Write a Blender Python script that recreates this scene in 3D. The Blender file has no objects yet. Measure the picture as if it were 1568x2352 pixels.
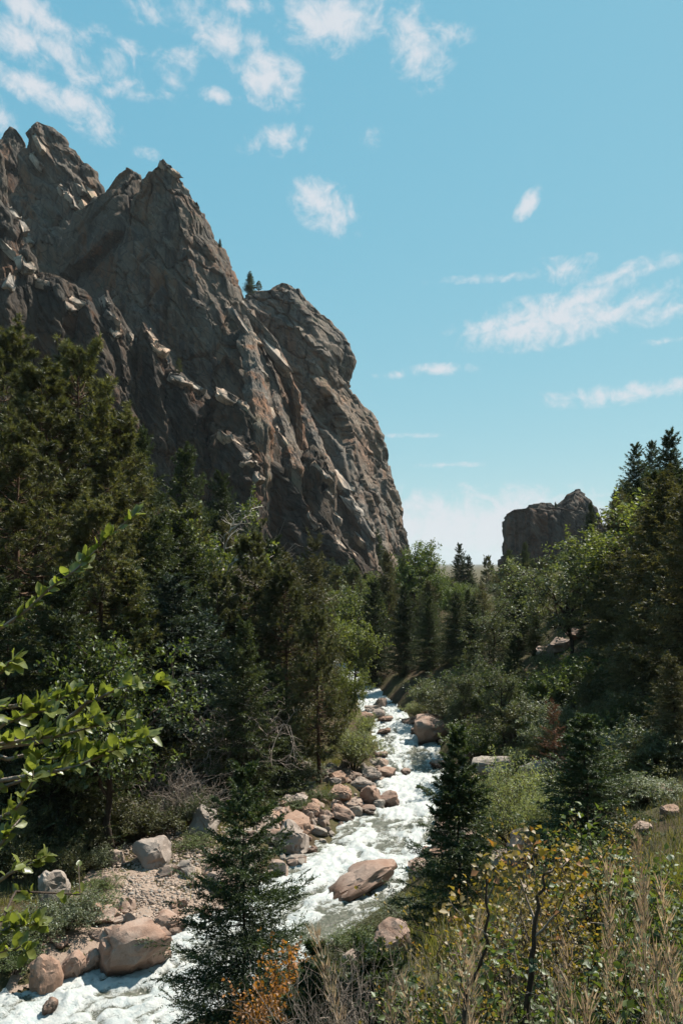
import bpy, math, random
import numpy as np
from mathutils import Vector, Matrix

# ------------------------------------------------------------------ camera, sky, sun, exposure
SC = bpy.context.scene
COL = SC.collection
H_EYE = 12.0
FPX, CX, CY = 1829.0, 784.0, 1176.0          # focal length and centre of the 1568x2352 view used for survey points
PITCH = math.radians(3.72)
cam_d = bpy.data.cameras.new('camera')
cam = bpy.data.objects.new('camera', cam_d); COL.objects.link(cam)
cam.location = (0, 0, H_EYE)
cam.rotation_euler = (math.radians(90) + PITCH, 0, 0)
cam_d.sensor_fit = 'VERTICAL'; cam_d.sensor_height = 36.0; cam_d.lens = 36.0 * FPX / 2352.0
cam_d.clip_start = 0.05; cam_d.clip_end = 80000
SC.camera = cam

SUN_EL, SUN_AZ = math.radians(53), math.radians(52)     # azimuth clockwise from +Y
SUNV = Vector((math.cos(SUN_EL)*math.sin(SUN_AZ), math.cos(SUN_EL)*math.cos(SUN_AZ), math.sin(SUN_EL)))
sun_d = bpy.data.lights.new('sun', 'SUN'); sun_d.energy = 5.0; sun_d.angle = math.radians(0.5); sun_d.color = (1.0, 0.91, 0.78)
sun = bpy.data.objects.new('sun', sun_d); COL.objects.link(sun)
sun.rotation_euler = (-SUNV).to_track_quat('-Z', 'Y').to_euler(); sun.location = SUNV*200

def pix_azel(px, py):
    dx = (px-CX)/FPX; up = -(py-CY)/FPX
    y = math.cos(PITCH)-math.sin(PITCH)*up; z = math.sin(PITCH)+math.cos(PITCH)*up
    return math.atan2(dx, y), math.atan2(z, math.hypot(dx, y))

def build_world():
    w = bpy.data.worlds.new('World'); SC.world = w; w.use_nodes = True
    nt = w.node_tree; N = nt.nodes; L = nt.links; N.clear()
    def nd(t, **k):
        n = N.new(t)
        for a, b in k.items(): setattr(n, a, b)
        return n
    def M(op, a, b=None, c=None):
        n = nd('ShaderNodeMath', operation=op)
        for i, v in enumerate((a, b, c)):
            if v is None: continue
            if isinstance(v, (int, float)): n.inputs[i].default_value = v
            else: L.new(v, n.inputs[i])
        return n.outputs[0]
    out = nd('ShaderNodeOutputWorld'); bg = nd('ShaderNodeBackground')
    sky = nd('ShaderNodeTexSky'); sky.sky_type = 'NISHITA'; sky.sun_disc = False
    sky.sun_elevation = SUN_EL; sky.sun_rotation = SUN_AZ
    sky.altitude = 1800; sky.air_density = 1.0; sky.dust_density = 0.6; sky.ozone_density = 1.6
    tint = nd('ShaderNodeMix', data_type='RGBA', blend_type='MULTIPLY'); tint.inputs[0].default_value = 1
    # film-like response of the sky colour, the same in every direction
    sp = nd('ShaderNodeSeparateColor'); L.new(sky.outputs[0], sp.inputs[0]); cb = nd('ShaderNodeCombineColor')
    for i,(k,p) in enumerate(((1.66,.62),(3.84,.30),(5.10,.17))): L.new(M('MULTIPLY', M('POWER', sp.outputs[i], p), k), cb.inputs[i])
    L.new(cb.outputs[0], tint.inputs[6]); tint.inputs[7].default_value = (1, 1, 1, 1)
    tc = nd('ShaderNodeTexCoord'); sep = nd('ShaderNodeSeparateXYZ'); L.new(tc.outputs['Generated'], sep.inputs[0])
    X, Y, Z = sep.outputs
    az = M('ARCTAN2', X, Y); el = M('ARCSINE', Z)
    # cloud layer: the view direction meets a flat layer overhead
    zc = M('ADD', M('MAXIMUM', Z, 0.0), 0.16)
    cv = nd('ShaderNodeCombineXYZ'); L.new(M('DIVIDE', X, zc), cv.inputs[0]); L.new(M('DIVIDE', Y, zc), cv.inputs[1])
    def noise(scale, det, rough, dist=0.0, off=(0,0,0), vec=None):
        mp = nd('ShaderNodeMapping'); L.new(vec if vec else cv.outputs[0], mp.inputs[0]); mp.inputs['Location'].default_value = off
        n = nd('ShaderNodeTexNoise'); L.new(mp.outputs[0], n.inputs['Vector'])
        n.inputs['Scale'].default_value = scale; n.inputs['Detail'].default_value = det
        n.inputs['Roughness'].default_value = rough; n.inputs['Distortion'].default_value = dist
        return n.outputs['Fac']
    wv = nd('ShaderNodeCombineXYZ'); L.new(M('MULTIPLY', az, M('COSINE', el)), wv.inputs[0]); L.new(el, wv.inputs[1])
    n1 = noise(30.0, 6, 0.64, 0.6, vec=wv.outputs[0]); n2 = noise(70.0, 3, 0.65, 0.3, (3,1,0), vec=wv.outputs[0])
    det = M('ADD', M('MULTIPLY', n1, 0.8), M('MULTIPLY', n2, 0.35))
    blobs = [ # px, py, half width, half height, tilt(deg, + = right side up), weight
     (75,25,60,30,-35,.8),(40,95,60,35,-10,.8),(135,125,62,30,-30,.75),(205,72,32,24,20,.5),(95,215,80,26,-22,.85),(175,235,70,24,-12,.7),(230,290,36,30,-20,.55),(300,120,40,20,0,.3),
     (275,140,40,26,-30,.45),(290,185,40,24,-20,.45),(395,170,40,30,-40,.5),(430,140,36,24,20,.45),(515,80,66,34,-28,.78),(570,95,34,20,0,.55),(460,40,30,40,30,.45),(500,218,44,14,-8,.6),(350,22,60,26,-10,.5),(420,20,40,30,20,.4),(555,10,60,20,0,.5),(250,212,40,12,0,.35),(320,215,30,14,0,.3),(385,215,24,20,0,.35),
     (620,178,60,42,-20,1.0),(770,40,80,48,8,1.0),(720,75,40,26,0,.6),(955,100,45,75,35,.75),(1040,80,40,18,0,.5),(900,75,30,16,0,.45),
     (635,325,62,26,15,.55),(650,330,40,20,0,.5),(745,475,66,42,-30,.75),(865,320,30,25,0,.3),
     (1212,468,15,30,-35,.9),(1120,752,80,18,4,.75),(1250,740,150,42,6,1.0),(1330,690,110,26,18,.8),(1400,720,120,26,16,.75),(1290,620,60,24,-10,.55),(1400,640,90,16,20,.6),(1480,620,60,14,12,.5),(1520,720,60,20,6,.65),(1340,600,40,14,10,.4),(1120,640,150,10,0,.35),
     (1410,905,130,20,2,.8),(1010,848,70,12,0,.65),(895,862,35,9,0,.5),(1030,1068,90,6,0,.5),(1520,785,40,8,0,.5),(1060,1215,420,70,0,1.1),(1330,1140,260,10,0,.4),(950,1000,80,6,0,.3),(5,270,25,30,0,.6),(340,355,30,14,0,.25)]
    acc = None
    for (px,py,hw,hh,tl,wt) in blobs:
        a0, e0 = pix_azel(px, py)
        mp = nd('ShaderNodeMapping', vector_type='TEXTURE'); L.new(wv.outputs[0], mp.inputs[0])
        mp.inputs['Location'].default_value = (a0*math.cos(e0), e0, 0); mp.inputs['Rotation'].default_value = (0, 0, math.radians(tl)); mp.inputs['Scale'].default_value = (hw/FPX*1.85, hh/FPX*1.85, 1)
        ln = nd('ShaderNodeVectorMath', operation='LENGTH'); L.new(mp.outputs[0], ln.inputs[0])
        wt = .25+.72*wt; g = M('MULTIPLY_ADD', ln.outputs['Value'], -wt, wt)
        acc = M('MAXIMUM', g, 0.0 if acc is None else acc)
    # the rest of the sky carries the same kind of scattered cloud
    far = noise(1.1, 4, 0.5, 0.3, (7,2,0))
    seen = M('MULTIPLY', M('LESS_THAN', M('ABSOLUTE', az), 0.50), M('MULTIPLY', M('LESS_THAN', el, 0.66), M('GREATER_THAN', Y, 0.0)))
    gen = M('MULTIPLY', M('MAXIMUM', M('SUBTRACT', far, 0.5), 0.0), 4.0)
    gen = M('MULTIPLY', gen, M('SUBTRACT', 1.0, seen))
    acc = M('MAXIMUM', acc, gen)
    dens = M('ADD', M('MULTIPLY', acc, 1.2), M('MULTIPLY', M('SUBTRACT', det, 0.575), 2.5))
    dens = M('MULTIPLY', dens, M('MINIMUM', M('MULTIPLY', acc, 4.0), 1.0))
    mr = nd('ShaderNodeMapRange', interpolation_type='SMOOTHSTEP'); L.new(dens, mr.inputs[0])
    mr.inputs[1].default_value = 0.16; mr.inputs[2].default_value = 1.15; mr.inputs[3].default_value = 0; mr.inputs[4].default_value = 0.86
    mix = nd('ShaderNodeMix', data_type='RGBA'); L.new(mr.outputs[0], mix.inputs[0]); L.new(tint.outputs[2], mix.inputs[6])
    mix.inputs[7].default_value = (7.5, 7.6, 8.0, 1)
    L.new(mix.outputs[2], bg.inputs[0]); bg.inputs[1].default_value = 0.053
    L.new(bg.outputs[0], out.inputs[0])
build_world()
SC.view_settings.view_transform = 'Standard'; SC.view_settings.look = 'None'
SC.view_settings.exposure = 0.97; SC.view_settings.gamma = 1.0
SC.render.engine = 'CYCLES'
SC.cycles.max_bounces = 6; SC.cycles.diffuse_bounces = 2; SC.cycles.glossy_bounces = 2; SC.cycles.transmission_bounces = 4; SC.cycles.transparent_max_bounces = 4
SC.cycles.caustics_reflective = False; SC.cycles.caustics_refractive = False

# ------------------------------------------------------------------ helpers
RNG = np.random.default_rng(7)
random.seed(7)

def ray(px, py):
    dx = (px-CX)/FPX; up = -(py-CY)/FPX
    return np.array([dx, math.cos(PITCH)-math.sin(PITCH)*up, math.sin(PITCH)+math.cos(PITCH)*up])
def at_y(px, py, Y):
    d = ray(px, py); d = d*(Y/d[1]); return np.array([d[0], d[1], d[2]+H_EYE])
def at_z(px, py, z=0.0):
    d = ray(px, py); k = (z-H_EYE)/d[2]; return np.array([d[0]*k, d[1]*k, z])

def h3(ix, iy, iz, s):
    with np.errstate(over='ignore'):
        h = (ix.astype(np.int64)*374761393 + iy.astype(np.int64)*668265263 + iz.astype(np.int64)*2147483647 + s*1274126177) & 0xFFFFFFFF
        h = ((h ^ (h >> 13))*1274126177) & 0xFFFFFFFF
        h = ((h ^ (h >> 16))*2246822519) & 0xFFFFFFFF
        h = h ^ (h >> 15)
    return h.astype(np.float64)/4294967296.0
def vnoise(p, seed=0):
    f = np.floor(p); i = f.astype(np.int64); t = p-f; t = t*t*t*(t*(t*6-15)+10)
    r = 0
    for dx in (0,1):
        wx = t[:,0] if dx else 1-t[:,0]
        for dy in (0,1):
            wy = t[:,1] if dy else 1-t[:,1]
            for dz in (0,1):
                wz = t[:,2] if dz else 1-t[:,2]
                r = r + wx*wy*wz*h3(i[:,0]+dx, i[:,1]+dy, i[:,2]+dz, seed)
    return r*2-1
def fbm(p, octv=4, seed=0, gain=.5, lac=2.03):
    a = 1.0; r = 0
    for o in range(octv):
        r = r + a*vnoise(p, seed+o*17); p = p*lac + 11.3; a *= gain
    return r
def facets(p, seed=0, tilt=1.0):
    """blocky rock: every Voronoi cell is a tilted plane; returns (offset, crack distance)"""
    f = np.floor(p); i = f.astype(np.int64)
    b1 = np.full(len(p), 1e9); b2 = b1.copy(); bc = np.zeros_like(p); bid = np.zeros_like(i)
    for dx in (-1,0,1):
        for dy in (-1,0,1):
            for dz in (-1,0,1):
                c = i+np.array([dx,dy,dz])
                s = np.stack([h3(c[:,0],c[:,1],c[:,2],seed+k) for k in (1,2,3)],1)+c
                d = ((p-s)**2).sum(1)
                n = d < b1
                b2 = np.where(n, b1, np.minimum(b2, d)); b1 = np.where(n, d, b1)
                bc[n] = s[n]; bid[n] = c[n]
    h = h3(bid[:,0],bid[:,1],bid[:,2],seed+5)*2-1
    g = np.stack([h3(bid[:,0],bid[:,1],bid[:,2],seed+6+k)*2-1 for k in range(3)],1)
    return h + tilt*(g*(p-bc)).sum(1), np.sqrt(b2)-np.sqrt(b1)

def mk(name, V, F, mat, var=None, smooth=False):
    """fast mesh from arrays; F is (m,3) or (m,4)"""
    V = np.asarray(V, np.float32); F = np.asarray(F, np.int32)
    me = bpy.data.meshes.new(name); k = F.shape[1]; m = len(F)
    me.vertices.add(len(V)); me.vertices.foreach_set('co', V.ravel())
    me.loops.add(m*k); me.loops.foreach_set('vertex_index', F.ravel())
    me.polygons.add(m); me.polygons.foreach_set('loop_start', np.arange(0, m*k, k, dtype=np.int32))
    try: me.polygons.foreach_set('loop_total', np.full(m, k, np.int32))
    except Exception: pass
    if smooth: me.polygons.foreach_set('use_smooth', np.ones(m, bool))
    if var is not None:
        var = np.asarray(var, np.float32)
        a = me.attributes.new('var', 'FLOAT', 'FACE' if len(var) == m else 'POINT'); a.data.foreach_set('value', var)
    me.update(calc_edges=True)
    if mat: me.materials.append(mat)
    return me
def obj(name, me, parent=None, loc=None):
    o = bpy.data.objects.new(name, me); COL.objects.link(o)
    if parent: o.parent = parent
    if loc is not None: o.location = loc
    return o
def tag(o, label=None, cat=None, group=None, kind=None):
    if label: o['label'] = label
    if cat: o['category'] = cat
    if group: o['group'] = group
    if kind: o['kind'] = kind
    return o
def thing(name, label, cat, loc=(0,0,0), group=None):
    o = bpy.data.objects.new(name, None); COL.objects.link(o); o.location = loc; o.empty_display_size = .3
    return tag(o, label, cat, group)
class Acc:
    def __init__(s): s.V=[]; s.F=[]; s.A=[]; s.n=0
    def add(s, V, F, a=None):
        V = np.asarray(V).reshape(-1,3); F = np.asarray(F)
        s.V.append(V); s.F.append(F+s.n); s.n += len(V)
        s.A.append(np.full(len(F), .5) if a is None else np.asarray(a))
    def mesh(s, name, mat, smooth=False):
        return mk(name, np.concatenate(s.V), np.concatenate(s.F), mat, np.concatenate(s.A), smooth)
def unit(v): return v/np.maximum(np.linalg.norm(v, axis=-1, keepdims=True), 1e-9)
def tubes(P, R, ns=5):
    """P (n,k,3) centre lines, R (n,k) radii -> triangles"""
    P = np.asarray(P, float); R = np.asarray(R, float); n,k,_ = P.shape
    T = unit(np.gradient(P, axis=1)); ref = np.where(np.abs(T[...,2:3])>.9, np.array([1.,0,0]), np.array([0,0,1.]))
    A = unit(np.cross(T, ref)); B = np.cross(T, A)
    th = np.arange(ns)/ns*2*np.pi
    V = P[:,:,None,:] + R[:,:,None,None]*(A[:,:,None,:]*np.cos(th)[:,None] + B[:,:,None,:]*np.sin(th)[:,None])
    i = np.arange(n)[:,None,None]*k*ns; j = np.arange(k-1)[None,:,None]*ns; q = np.arange(ns)[None,None,:]; q2 = (q+1)%ns
    a=i+j+q; b=i+j+q2; c=i+j+ns+q2; d=i+j+ns+q
    F = np.stack([np.stack([a,b,c],-1), np.stack([a,c,d],-1)],-2).reshape(-1,3)
    return V.reshape(-1,3), F
def blades(p, d, L, W, rng):
    """needle clumps: one slim triangle each"""
    n = len(p); r = unit(rng.normal(size=(n,3))); s = unit(np.cross(d, r))
    L = np.broadcast_to(L, (n,))[:,None]; W = np.broadcast_to(W, (n,))[:,None]
    V = np.stack([p-s*W*.5+d*L*.12, p+s*W*.5+d*L*.12, p+d*L],1).reshape(-1,3)
    return V, np.arange(n*3).reshape(-1,3)
def leaves(p, d, nrm, L, W, fold=.25):
    n = len(p); d = unit(d); s = unit(np.cross(d, nrm)); u = np.cross(s, d)
    L = np.broadcast_to(L, (n,))[:,None]; W = np.broadcast_to(W, (n,))[:,None]
    V = np.stack([p, p+d*L*.45-s*W*.5+u*W*fold, p+d*L, p+d*L*.45+s*W*.5+u*W*fold],1).reshape(-1,3)
    b = np.arange(n)[:,None]*4
    return V, np.concatenate([b+np.array([0,2,1]), b+np.array([0,3,2])],1).reshape(-1,3)

# ------------------------------------------------------------------ materials
class NT:
    def __init__(s, name):
        s.m = bpy.data.materials.new(name); s.m.use_nodes = True; s.t = s.m.node_tree; s.N = s.t.nodes; s.L = s.t.links; s.N.clear()
        s.out = s.N.new('ShaderNodeOutputMaterial')
    def nd(s, t, **k):
        n = s.N.new(t)
        for a,b in k.items(): setattr(n, a, b)
        return n
    def put(s, v, sock):
        if hasattr(v, 'is_linked') or isinstance(v, bpy.types.NodeSocket): s.L.new(v, sock)
        elif isinstance(v, (tuple, list)) and len(v) == 3 and sock.type == 'RGBA': sock.default_value = (*v, 1)
        else: sock.default_value = v
    def math(s, op, a, b=0.0, c=0.0, clamp=False):
        n = s.nd('ShaderNodeMath', operation=op); n.use_clamp = clamp
        s.put(a, n.inputs[0]); s.put(b, n.inputs[1]); s.put(c, n.inputs[2]); return n.outputs[0]
    def mix(s, f, a, b, bt='MIX'):
        n = s.nd('ShaderNodeMix', data_type='RGBA', blend_type=bt); s.put(f, n.inputs[0]); s.put(a, n.inputs[6]); s.put(b, n.inputs[7]); return n.outputs[2]
    def noise(s, scale, det=4, rough=.55, dist=0, vec=None, mscale=None):
        if vec is None: vec = s.nd('ShaderNodeTexCoord').outputs['Object']
        if mscale:
            mp = s.nd('ShaderNodeMapping'); s.L.new(vec, mp.inputs[0]); mp.inputs['Scale'].default_value = mscale; vec = mp.outputs[0]
        n = s.nd('ShaderNodeTexNoise'); s.L.new(vec, n.inputs['Vector'])
        n.inputs['Scale'].default_value = scale; n.inputs['Detail'].default_value = det; n.inputs['Roughness'].default_value = rough; n.inputs['Distortion'].default_value = dist
        return n.outputs['Fac']
    def ramp(s, f, a, b):
        n = s.nd('ShaderNodeMapRange', interpolation_type='SMOOTHSTEP'); s.put(f, n.inputs[0]); n.inputs[1].default_value = a; n.inputs[2].default_value = b; return n.outputs[0]
    def attr(s, name='var'):
        return s.nd('ShaderNodeAttribute', attribute_name=name).outputs['Fac']
    def rand(s): return s.nd('ShaderNodeObjectInfo').outputs['Random']
    def bump(s, h, dist, strength=.6):
        n = s.nd('ShaderNodeBump'); s.put(h, n.inputs['Height']); n.inputs['Distance'].default_value = dist; n.inputs['Strength'].default_value = strength; return n.outputs[0]
    def pbr(s, col, rough=.8, spec=.3, normal=None):
        b = s.nd('ShaderNodeBsdfPrincipled'); s.put(col, b.inputs['Base Color']); s.put(rough, b.inputs['Roughness']); s.put(spec, b.inputs['Specular IOR Level'])
        if normal is not None: s.L.new(normal, b.inputs['Normal'])
        s.L.new(b.outputs[0], s.out.inputs[0]); return s.m

def leaf_mat(name, c1, c2, trans=.35, gloss=.06, dead=None, rough=.5, vary=.55, tm=(1.25,1.3,.55)):
    gloss *= .5; c1 = tuple(x*.66 for x in c1); c2 = tuple(x*.82 for x in c2)
    if name not in ('apple_leaves','golden_leaves','orange_leaves','dry_grass','seed_heads','grass_blades'): c1 = tuple(x*1.2 for x in c1); c2 = tuple(x*1.42 for x in c2)
    n = NT(name)
    v = n.attr(); r = n.rand()
    c = n.mix(v, c1, c2)
    if dead: c = n.mix(n.math('GREATER_THAN', v, 1-dead[0]), c, dead[1])
    c = n.mix(n.math('MULTIPLY', r, vary), c, tuple(x*.6 for x in c1))
    df = n.nd('ShaderNodeBsdfDiffuse'); tr = n.nd('ShaderNodeBsdfTranslucent'); gl = n.nd('ShaderNodeBsdfGlossy')
    n.put(c, df.inputs[0]); 
    tcol = n.mix(1.0, c, tm, 'MULTIPLY'); n.put(tcol, tr.inputs[0])
    gl.inputs['Roughness'].default_value = rough; n.put((.9,.95,1.0), gl.inputs[0])
    m1 = n.nd('ShaderNodeMixShader'); m1.inputs[0].default_value = trans; n.L.new(df.outputs[0], m1.inputs[1]); n.L.new(tr.outputs[0], m1.inputs[2])
    m2 = n.nd('ShaderNodeMixShader'); m2.inputs[0].default_value = gloss; n.L.new(m1.outputs[0], m2.inputs[1]); n.L.new(gl.outputs[0], m2.inputs[2])
    n.L.new(m2.outputs[0], n.out.inputs[0]); return n.m
def bark_mat(name, c1, c2, scale=6):
    n = NT(name); f = n.noise(scale, 5, .6, .4, mscale=(1,1,.25)); g = n.noise(scale*5, 4, .6, mscale=(1,1,.3))
    c = n.mix(n.ramp(f,.35,.65), c1, c2)
    return n.pbr(c, .9, .15, n.bump(n.math('ADD', f, n.math('MULTIPLY', g, .5)), .03, .8))
def rock_mat(name, c1, c2, dark, lich, scale=1.0, wet=False, bumpd=.05, mixed=False):
    n = NT(name); co = n.nd('ShaderNodeTexCoord').outputs['Object']
    oi = n.nd('ShaderNodeObjectInfo'); add = n.nd('ShaderNodeVectorMath', operation='ADD'); n.L.new(co, add.inputs[0])
    mul = n.nd('ShaderNodeVectorMath', operation='SCALE'); n.L.new(oi.outputs['Location'], mul.inputs[0]); mul.inputs['Scale'].default_value = 3.7; n.L.new(mul.outputs[0], add.inputs[1])
    v = add.outputs[0]
    a = n.noise(.9*scale, 5, .6, .6, v); b = n.noise(4*scale, 6, .65, .3, v); g = n.noise(22*scale, 5, .7, 0, v)
    c = n.mix(n.ramp(a,.35,.68), c1, c2); c = n.mix(n.math('MULTIPLY', n.ramp(b,.55,.75), .55), c, dark)
    c = n.mix(n.math('MULTIPLY', n.ramp(n.noise(2.4*scale,5,.7,1.0,v),.60,.74), .5), c, lich)
    c = n.mix(n.math('MULTIPLY', n.ramp(g,.4,.75), .3), c, dark)
    rnd = oi.outputs['Random']
    c = n.mix(1.0, c, (.78,.77,.76), 'MULTIPLY')
    if mixed: c = n.mix(n.math('MULTIPLY', n.math('LESS_THAN', rnd, .25), .5), c, (.26,.245,.23)); c = n.mix(n.math('MULTIPLY', n.math('GREATER_THAN', rnd, .74), .5), c, (.27,.15,.095))
    c = n.mix(n.math('MULTIPLY', n.math('FRACT', n.math('MULTIPLY', rnd, 7.3)), .45), c, n.mix(1.0, c, (.62,.6,.6), 'MULTIPLY'))
    rough = .85
    if wet:   # the part of a river boulder that the spray keeps wet
        gp = n.nd('ShaderNodeNewGeometry').outputs['Position']; sp = n.nd('ShaderNodeSeparateXYZ'); n.L.new(gp, sp.inputs[0])
        wz = n.math('SUBTRACT', 1.0, n.ramp(n.math('ADD', sp.outputs[2], n.math('MULTIPLY', b, .25)), .22, .5))
        c = n.mix(wz, c, n.mix(1.0, c, (.38,.36,.34), 'MULTIPLY')); rough = n.math('SUBTRACT', .85, n.math('MULTIPLY', wz, .55))
    return n.pbr(c, rough, .25, n.bump(n.math('ADD', b, n.math('MULTIPLY', g, .4)), bumpd, .7))

M_spruce = leaf_mat('spruce_needles', (.024,.042,.022), (.090,.105,.042), .28, .05)
M_bluespruce = leaf_mat('blue_spruce_needles', (.040,.062,.048), (.085,.115,.080), .25, .06)
M_oldspruce = leaf_mat('dry_spruce_needles', (.044,.048,.022), (.175,.155,.072), .30, .05)
M_pine = leaf_mat('pine_needles', (.040,.052,.022), (.170,.165,.068), .32, .06)
M_near = leaf_mat('young_spruce_needles', (.030,.052,.024), (.085,.115,.042), .30, .06)
M_red = leaf_mat('dead_red_needles', (.10,.045,.028), (.19,.09,.06), .2, .03)
M_broad = leaf_mat('broadleaf_leaves', (.060,.095,.024), (.150,.185,.055), .42, .07)
M_broad2 = leaf_mat('grey_green_leaves', (.075,.100,.045), (.185,.205,.105), .38, .09)
M_bright = leaf_mat('bright_leaves', (.085,.115,.028), (.200,.220,.070), .45, .07)
M_willow = leaf_mat('willow_leaves', (.200,.235,.110), (.310,.330,.180), .45, .05)
M_olive = leaf_mat('olive_leaves', (.062,.072,.026), (.150,.150,.062), .38, .06)
M_apple = leaf_mat('apple_leaves', (.170,.205,.046), (.250,.285,.085), .50, .08, rough=.4, vary=.12)
M_gold = leaf_mat('golden_leaves', (.220,.175,.050), (.490,.340,.100), .45, .07, dead=(.12,(.36,.15,.05)))
M_orange = leaf_mat('orange_leaves', (.38,.16,.03), (.52,.22,.05), .45, .06)
M_grass = leaf_mat('grass_blades', (.140,.155,.036), (.340,.310,.110), .45, .06)
M_drygrass = leaf_mat('dry_grass', (.380,.300,.195), (.720,.610,.470), .40, .08, tm=(1.1,1.0,.8))
M_weeds = leaf_mat('weeds', (.085,.095,.035), (.230,.190,.110), .35, .05)
M_seed = leaf_mat('seed_heads', (.420,.300,.205), (.720,.590,.450), .40, .06, tm=(1.1,1.0,.8))
M_bark = bark_mat('dark_bark', (.030,.024,.020), (.075,.058,.046))
M_pbark = bark_mat('pine_bark', (.050,.034,.025), (.125,.078,.052))
M_twig = bark_mat('grey_twigs', (.21,.175,.15), (.36,.31,.27), 20)
M_whitetwig = bark_mat('bleached_wood', (.34,.31,.28), (.55,.51,.47), 20)
M_stem = bark_mat('shrub_stem', (.045,.035,.026), (.10,.08,.06), 25)
M_rock = rock_mat('pink_granite', (.36,.265,.215), (.46,.375,.325), (.17,.105,.080), (.50,.47,.42), 1.0, mixed=True)
M_rockwet = rock_mat('river_granite', (.32,.205,.155), (.45,.345,.29), (.15,.085,.060), (.46,.40,.34), 1.0, True)
M_rockgrey = rock_mat('grey_granite', (.32,.275,.245), (.41,.37,.33), (.13,.11,.10), (.55,.53,.50), 1.0)

def cliff_mat(name='cliff_sandstone', g=1.0, rust=.7):
    n = NT(name); co = n.nd('ShaderNodeTexCoord').outputs['Object']
    a = n.noise(.035, 5, .6, .8, co); b = n.noise(.10, 6, .65, .5, co, (1,1,.45)); c0 = n.noise(.7, 6, .75, .2, co); s = n.noise(.24, 5, .65, .2, co, (1,1,.10))
    rot = n.nd('ShaderNodeMapping'); n.L.new(co, rot.inputs[0]); rot.inputs['Rotation'].default_value = (0, math.radians(38), 0)
    st = n.noise(.55, 6, .7, .2, rot.outputs[0], (1.0,.5,.12)); vo = n.nd('ShaderNodeTexVoronoi', feature='DISTANCE_TO_EDGE')
    mp = n.nd('ShaderNodeMapping'); n.L.new(rot.outputs[0], mp.inputs[0]); mp.inputs['Scale'].default_value = (.30,.30,.10); n.L.new(mp.outputs[0], vo.inputs['Vector']); vo.inputs['Scale'].default_value = 1.0
    ck = n.ramp(vo.outputs['Distance'], .0, .05)
    k = lambda *c: tuple(v*g*.82 for v in c)
    c = n.mix(n.ramp(a,.36,.64), k(.094,.084,.074), k(.120,.086,.062))
    c = n.mix(n.math('MULTIPLY', n.ramp(b,.48,.62), rust), c, k(.165,.072,.034))
    c = n.mix(n.math('MULTIPLY', n.ramp(s,.48,.62), .8), c, k(.030,.028,.027))
    c = n.mix(n.math('MULTIPLY', n.ramp(st,.54,.68), .6), c, k(.200,.170,.142))
    c = n.mix(n.math('MULTIPLY', n.ramp(n.noise(.09,5,.7,.6,co),.56,.68), .45), c, k(.064,.070,.044))
    c = n.mix(n.math('MULTIPLY', n.ramp(c0,.42,.72), .45), c, k(.045,.040,.036))
    c = n.mix(n.math('MULTIPLY', n.math('SUBTRACT', 1.0, ck), .6), c, k(.030,.027,.025))
    rd = n.math('ABSOLUTE', n.math('SUBTRACT', st, .5)); rd2 = n.math('ABSOLUTE', n.math('SUBTRACT', c0, .5))
    hgt = n.math('ADD', n.math('ADD', n.math('MULTIPLY', rd, 2.2), n.math('MULTIPLY', rd2, .9)), n.math('MULTIPLY', ck, .35))
    return n.pbr(c, .88, .15, n.bump(hgt, .45, .9))
M_far = cliff_mat('far_sandstone', .72)
M_sunlit = cliff_mat('sunlit_sandstone', 3.9, .15)  # much lighter copy of the cliff rock, sunlight painted into the colour
M_mid = cliff_mat('upper_sandstone', 1.32, .55)
M_but = cliff_mat('buttress_sandstone', 1.8, .4)  # paler than the peak: grazing sun on the buttress put into its colour
M_shelf = cliff_mat('shelf_sandstone', .62)
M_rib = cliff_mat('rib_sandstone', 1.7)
M_cliff = cliff_mat()
def ground_mat():
    n = NT('forest_floor'); co = n.nd('ShaderNodeTexCoord').outputs['Object']
    a = n.noise(.25,5,.6,.5,co); b = n.noise(1.7,6,.65,.3,co); g = n.noise(9,5,.7,0,co)
    c = n.mix(n.ramp(a,.38,.62), (.064,.047,.030), (.072,.072,.032)); c = n.mix(n.math('MULTIPLY', n.ramp(b,.5,.7),.7), c, (.135,.095,.066))
    c = n.mix(n.math('MULTIPLY', n.ramp(g,.45,.75),.5), c, (.055,.042,.028))
    return n.pbr(c, .95, .1, n.bump(n.math('ADD', b, g), .12, .9))
M_ground = ground_mat()
def water_mat():
    n = NT('river_water'); co = n.nd('ShaderNodeTexCoord').outputs['Object']
    f = n.attr('var'); fl = n.noise(3.2, 8, .72, .8, co); fs = n.noise(14, 6, .75, .4, co)
    k = n.math('ADD', n.math('MULTIPLY', f, 1.0), n.math('ADD', n.math('MULTIPLY', n.math('SUBTRACT', fl, .5), 1.5), n.math('MULTIPLY', n.math('SUBTRACT', fs, .5), 1.2)))
    k = n.ramp(k, .18, .72)
    foam = n.mix(n.ramp(fl,.3,.7), (.33,.385,.40), (.475,.48,.47))
    c = n.mix(k, n.mix(n.ramp(fs,.35,.65), (.062,.070,.052), (.12,.118,.09)), foam)
    r = n.math('ADD', .10, n.math('MULTIPLY', k, .55))
    return n.pbr(c, r, .45, n.bump(n.math('ADD', fl, n.math('MULTIPLY', fs, .6)), .09, .8))
M_water = water_mat()

# ------------------------------------------------------------------ river course and terrain
rc = [(-60,8,3.0),(-32,11,3.0),(-17,15.2,2.9)]
for px,py,hw in ((250,2330,2.6),(520,2190,2.6),(720,2075,2.5),(842,1970,2.4),(906,1880,2.15),(955,1790,1.85),(944,1715,2.15),(897,1655,1.75),(848,1600,1.3),(834,1560,1.2)):
    q = at_z(px,py); rc.append((q[0],q[1],hw))
rc += [(-2,100,1.4),(-9,122,1.6),(-7,160,2),(14,220,2.5),(46,300,3),(75,440,3),(110,700,3),(160,1200,3),(300,3000,4)]
RC = np.array(rc, float)
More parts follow.
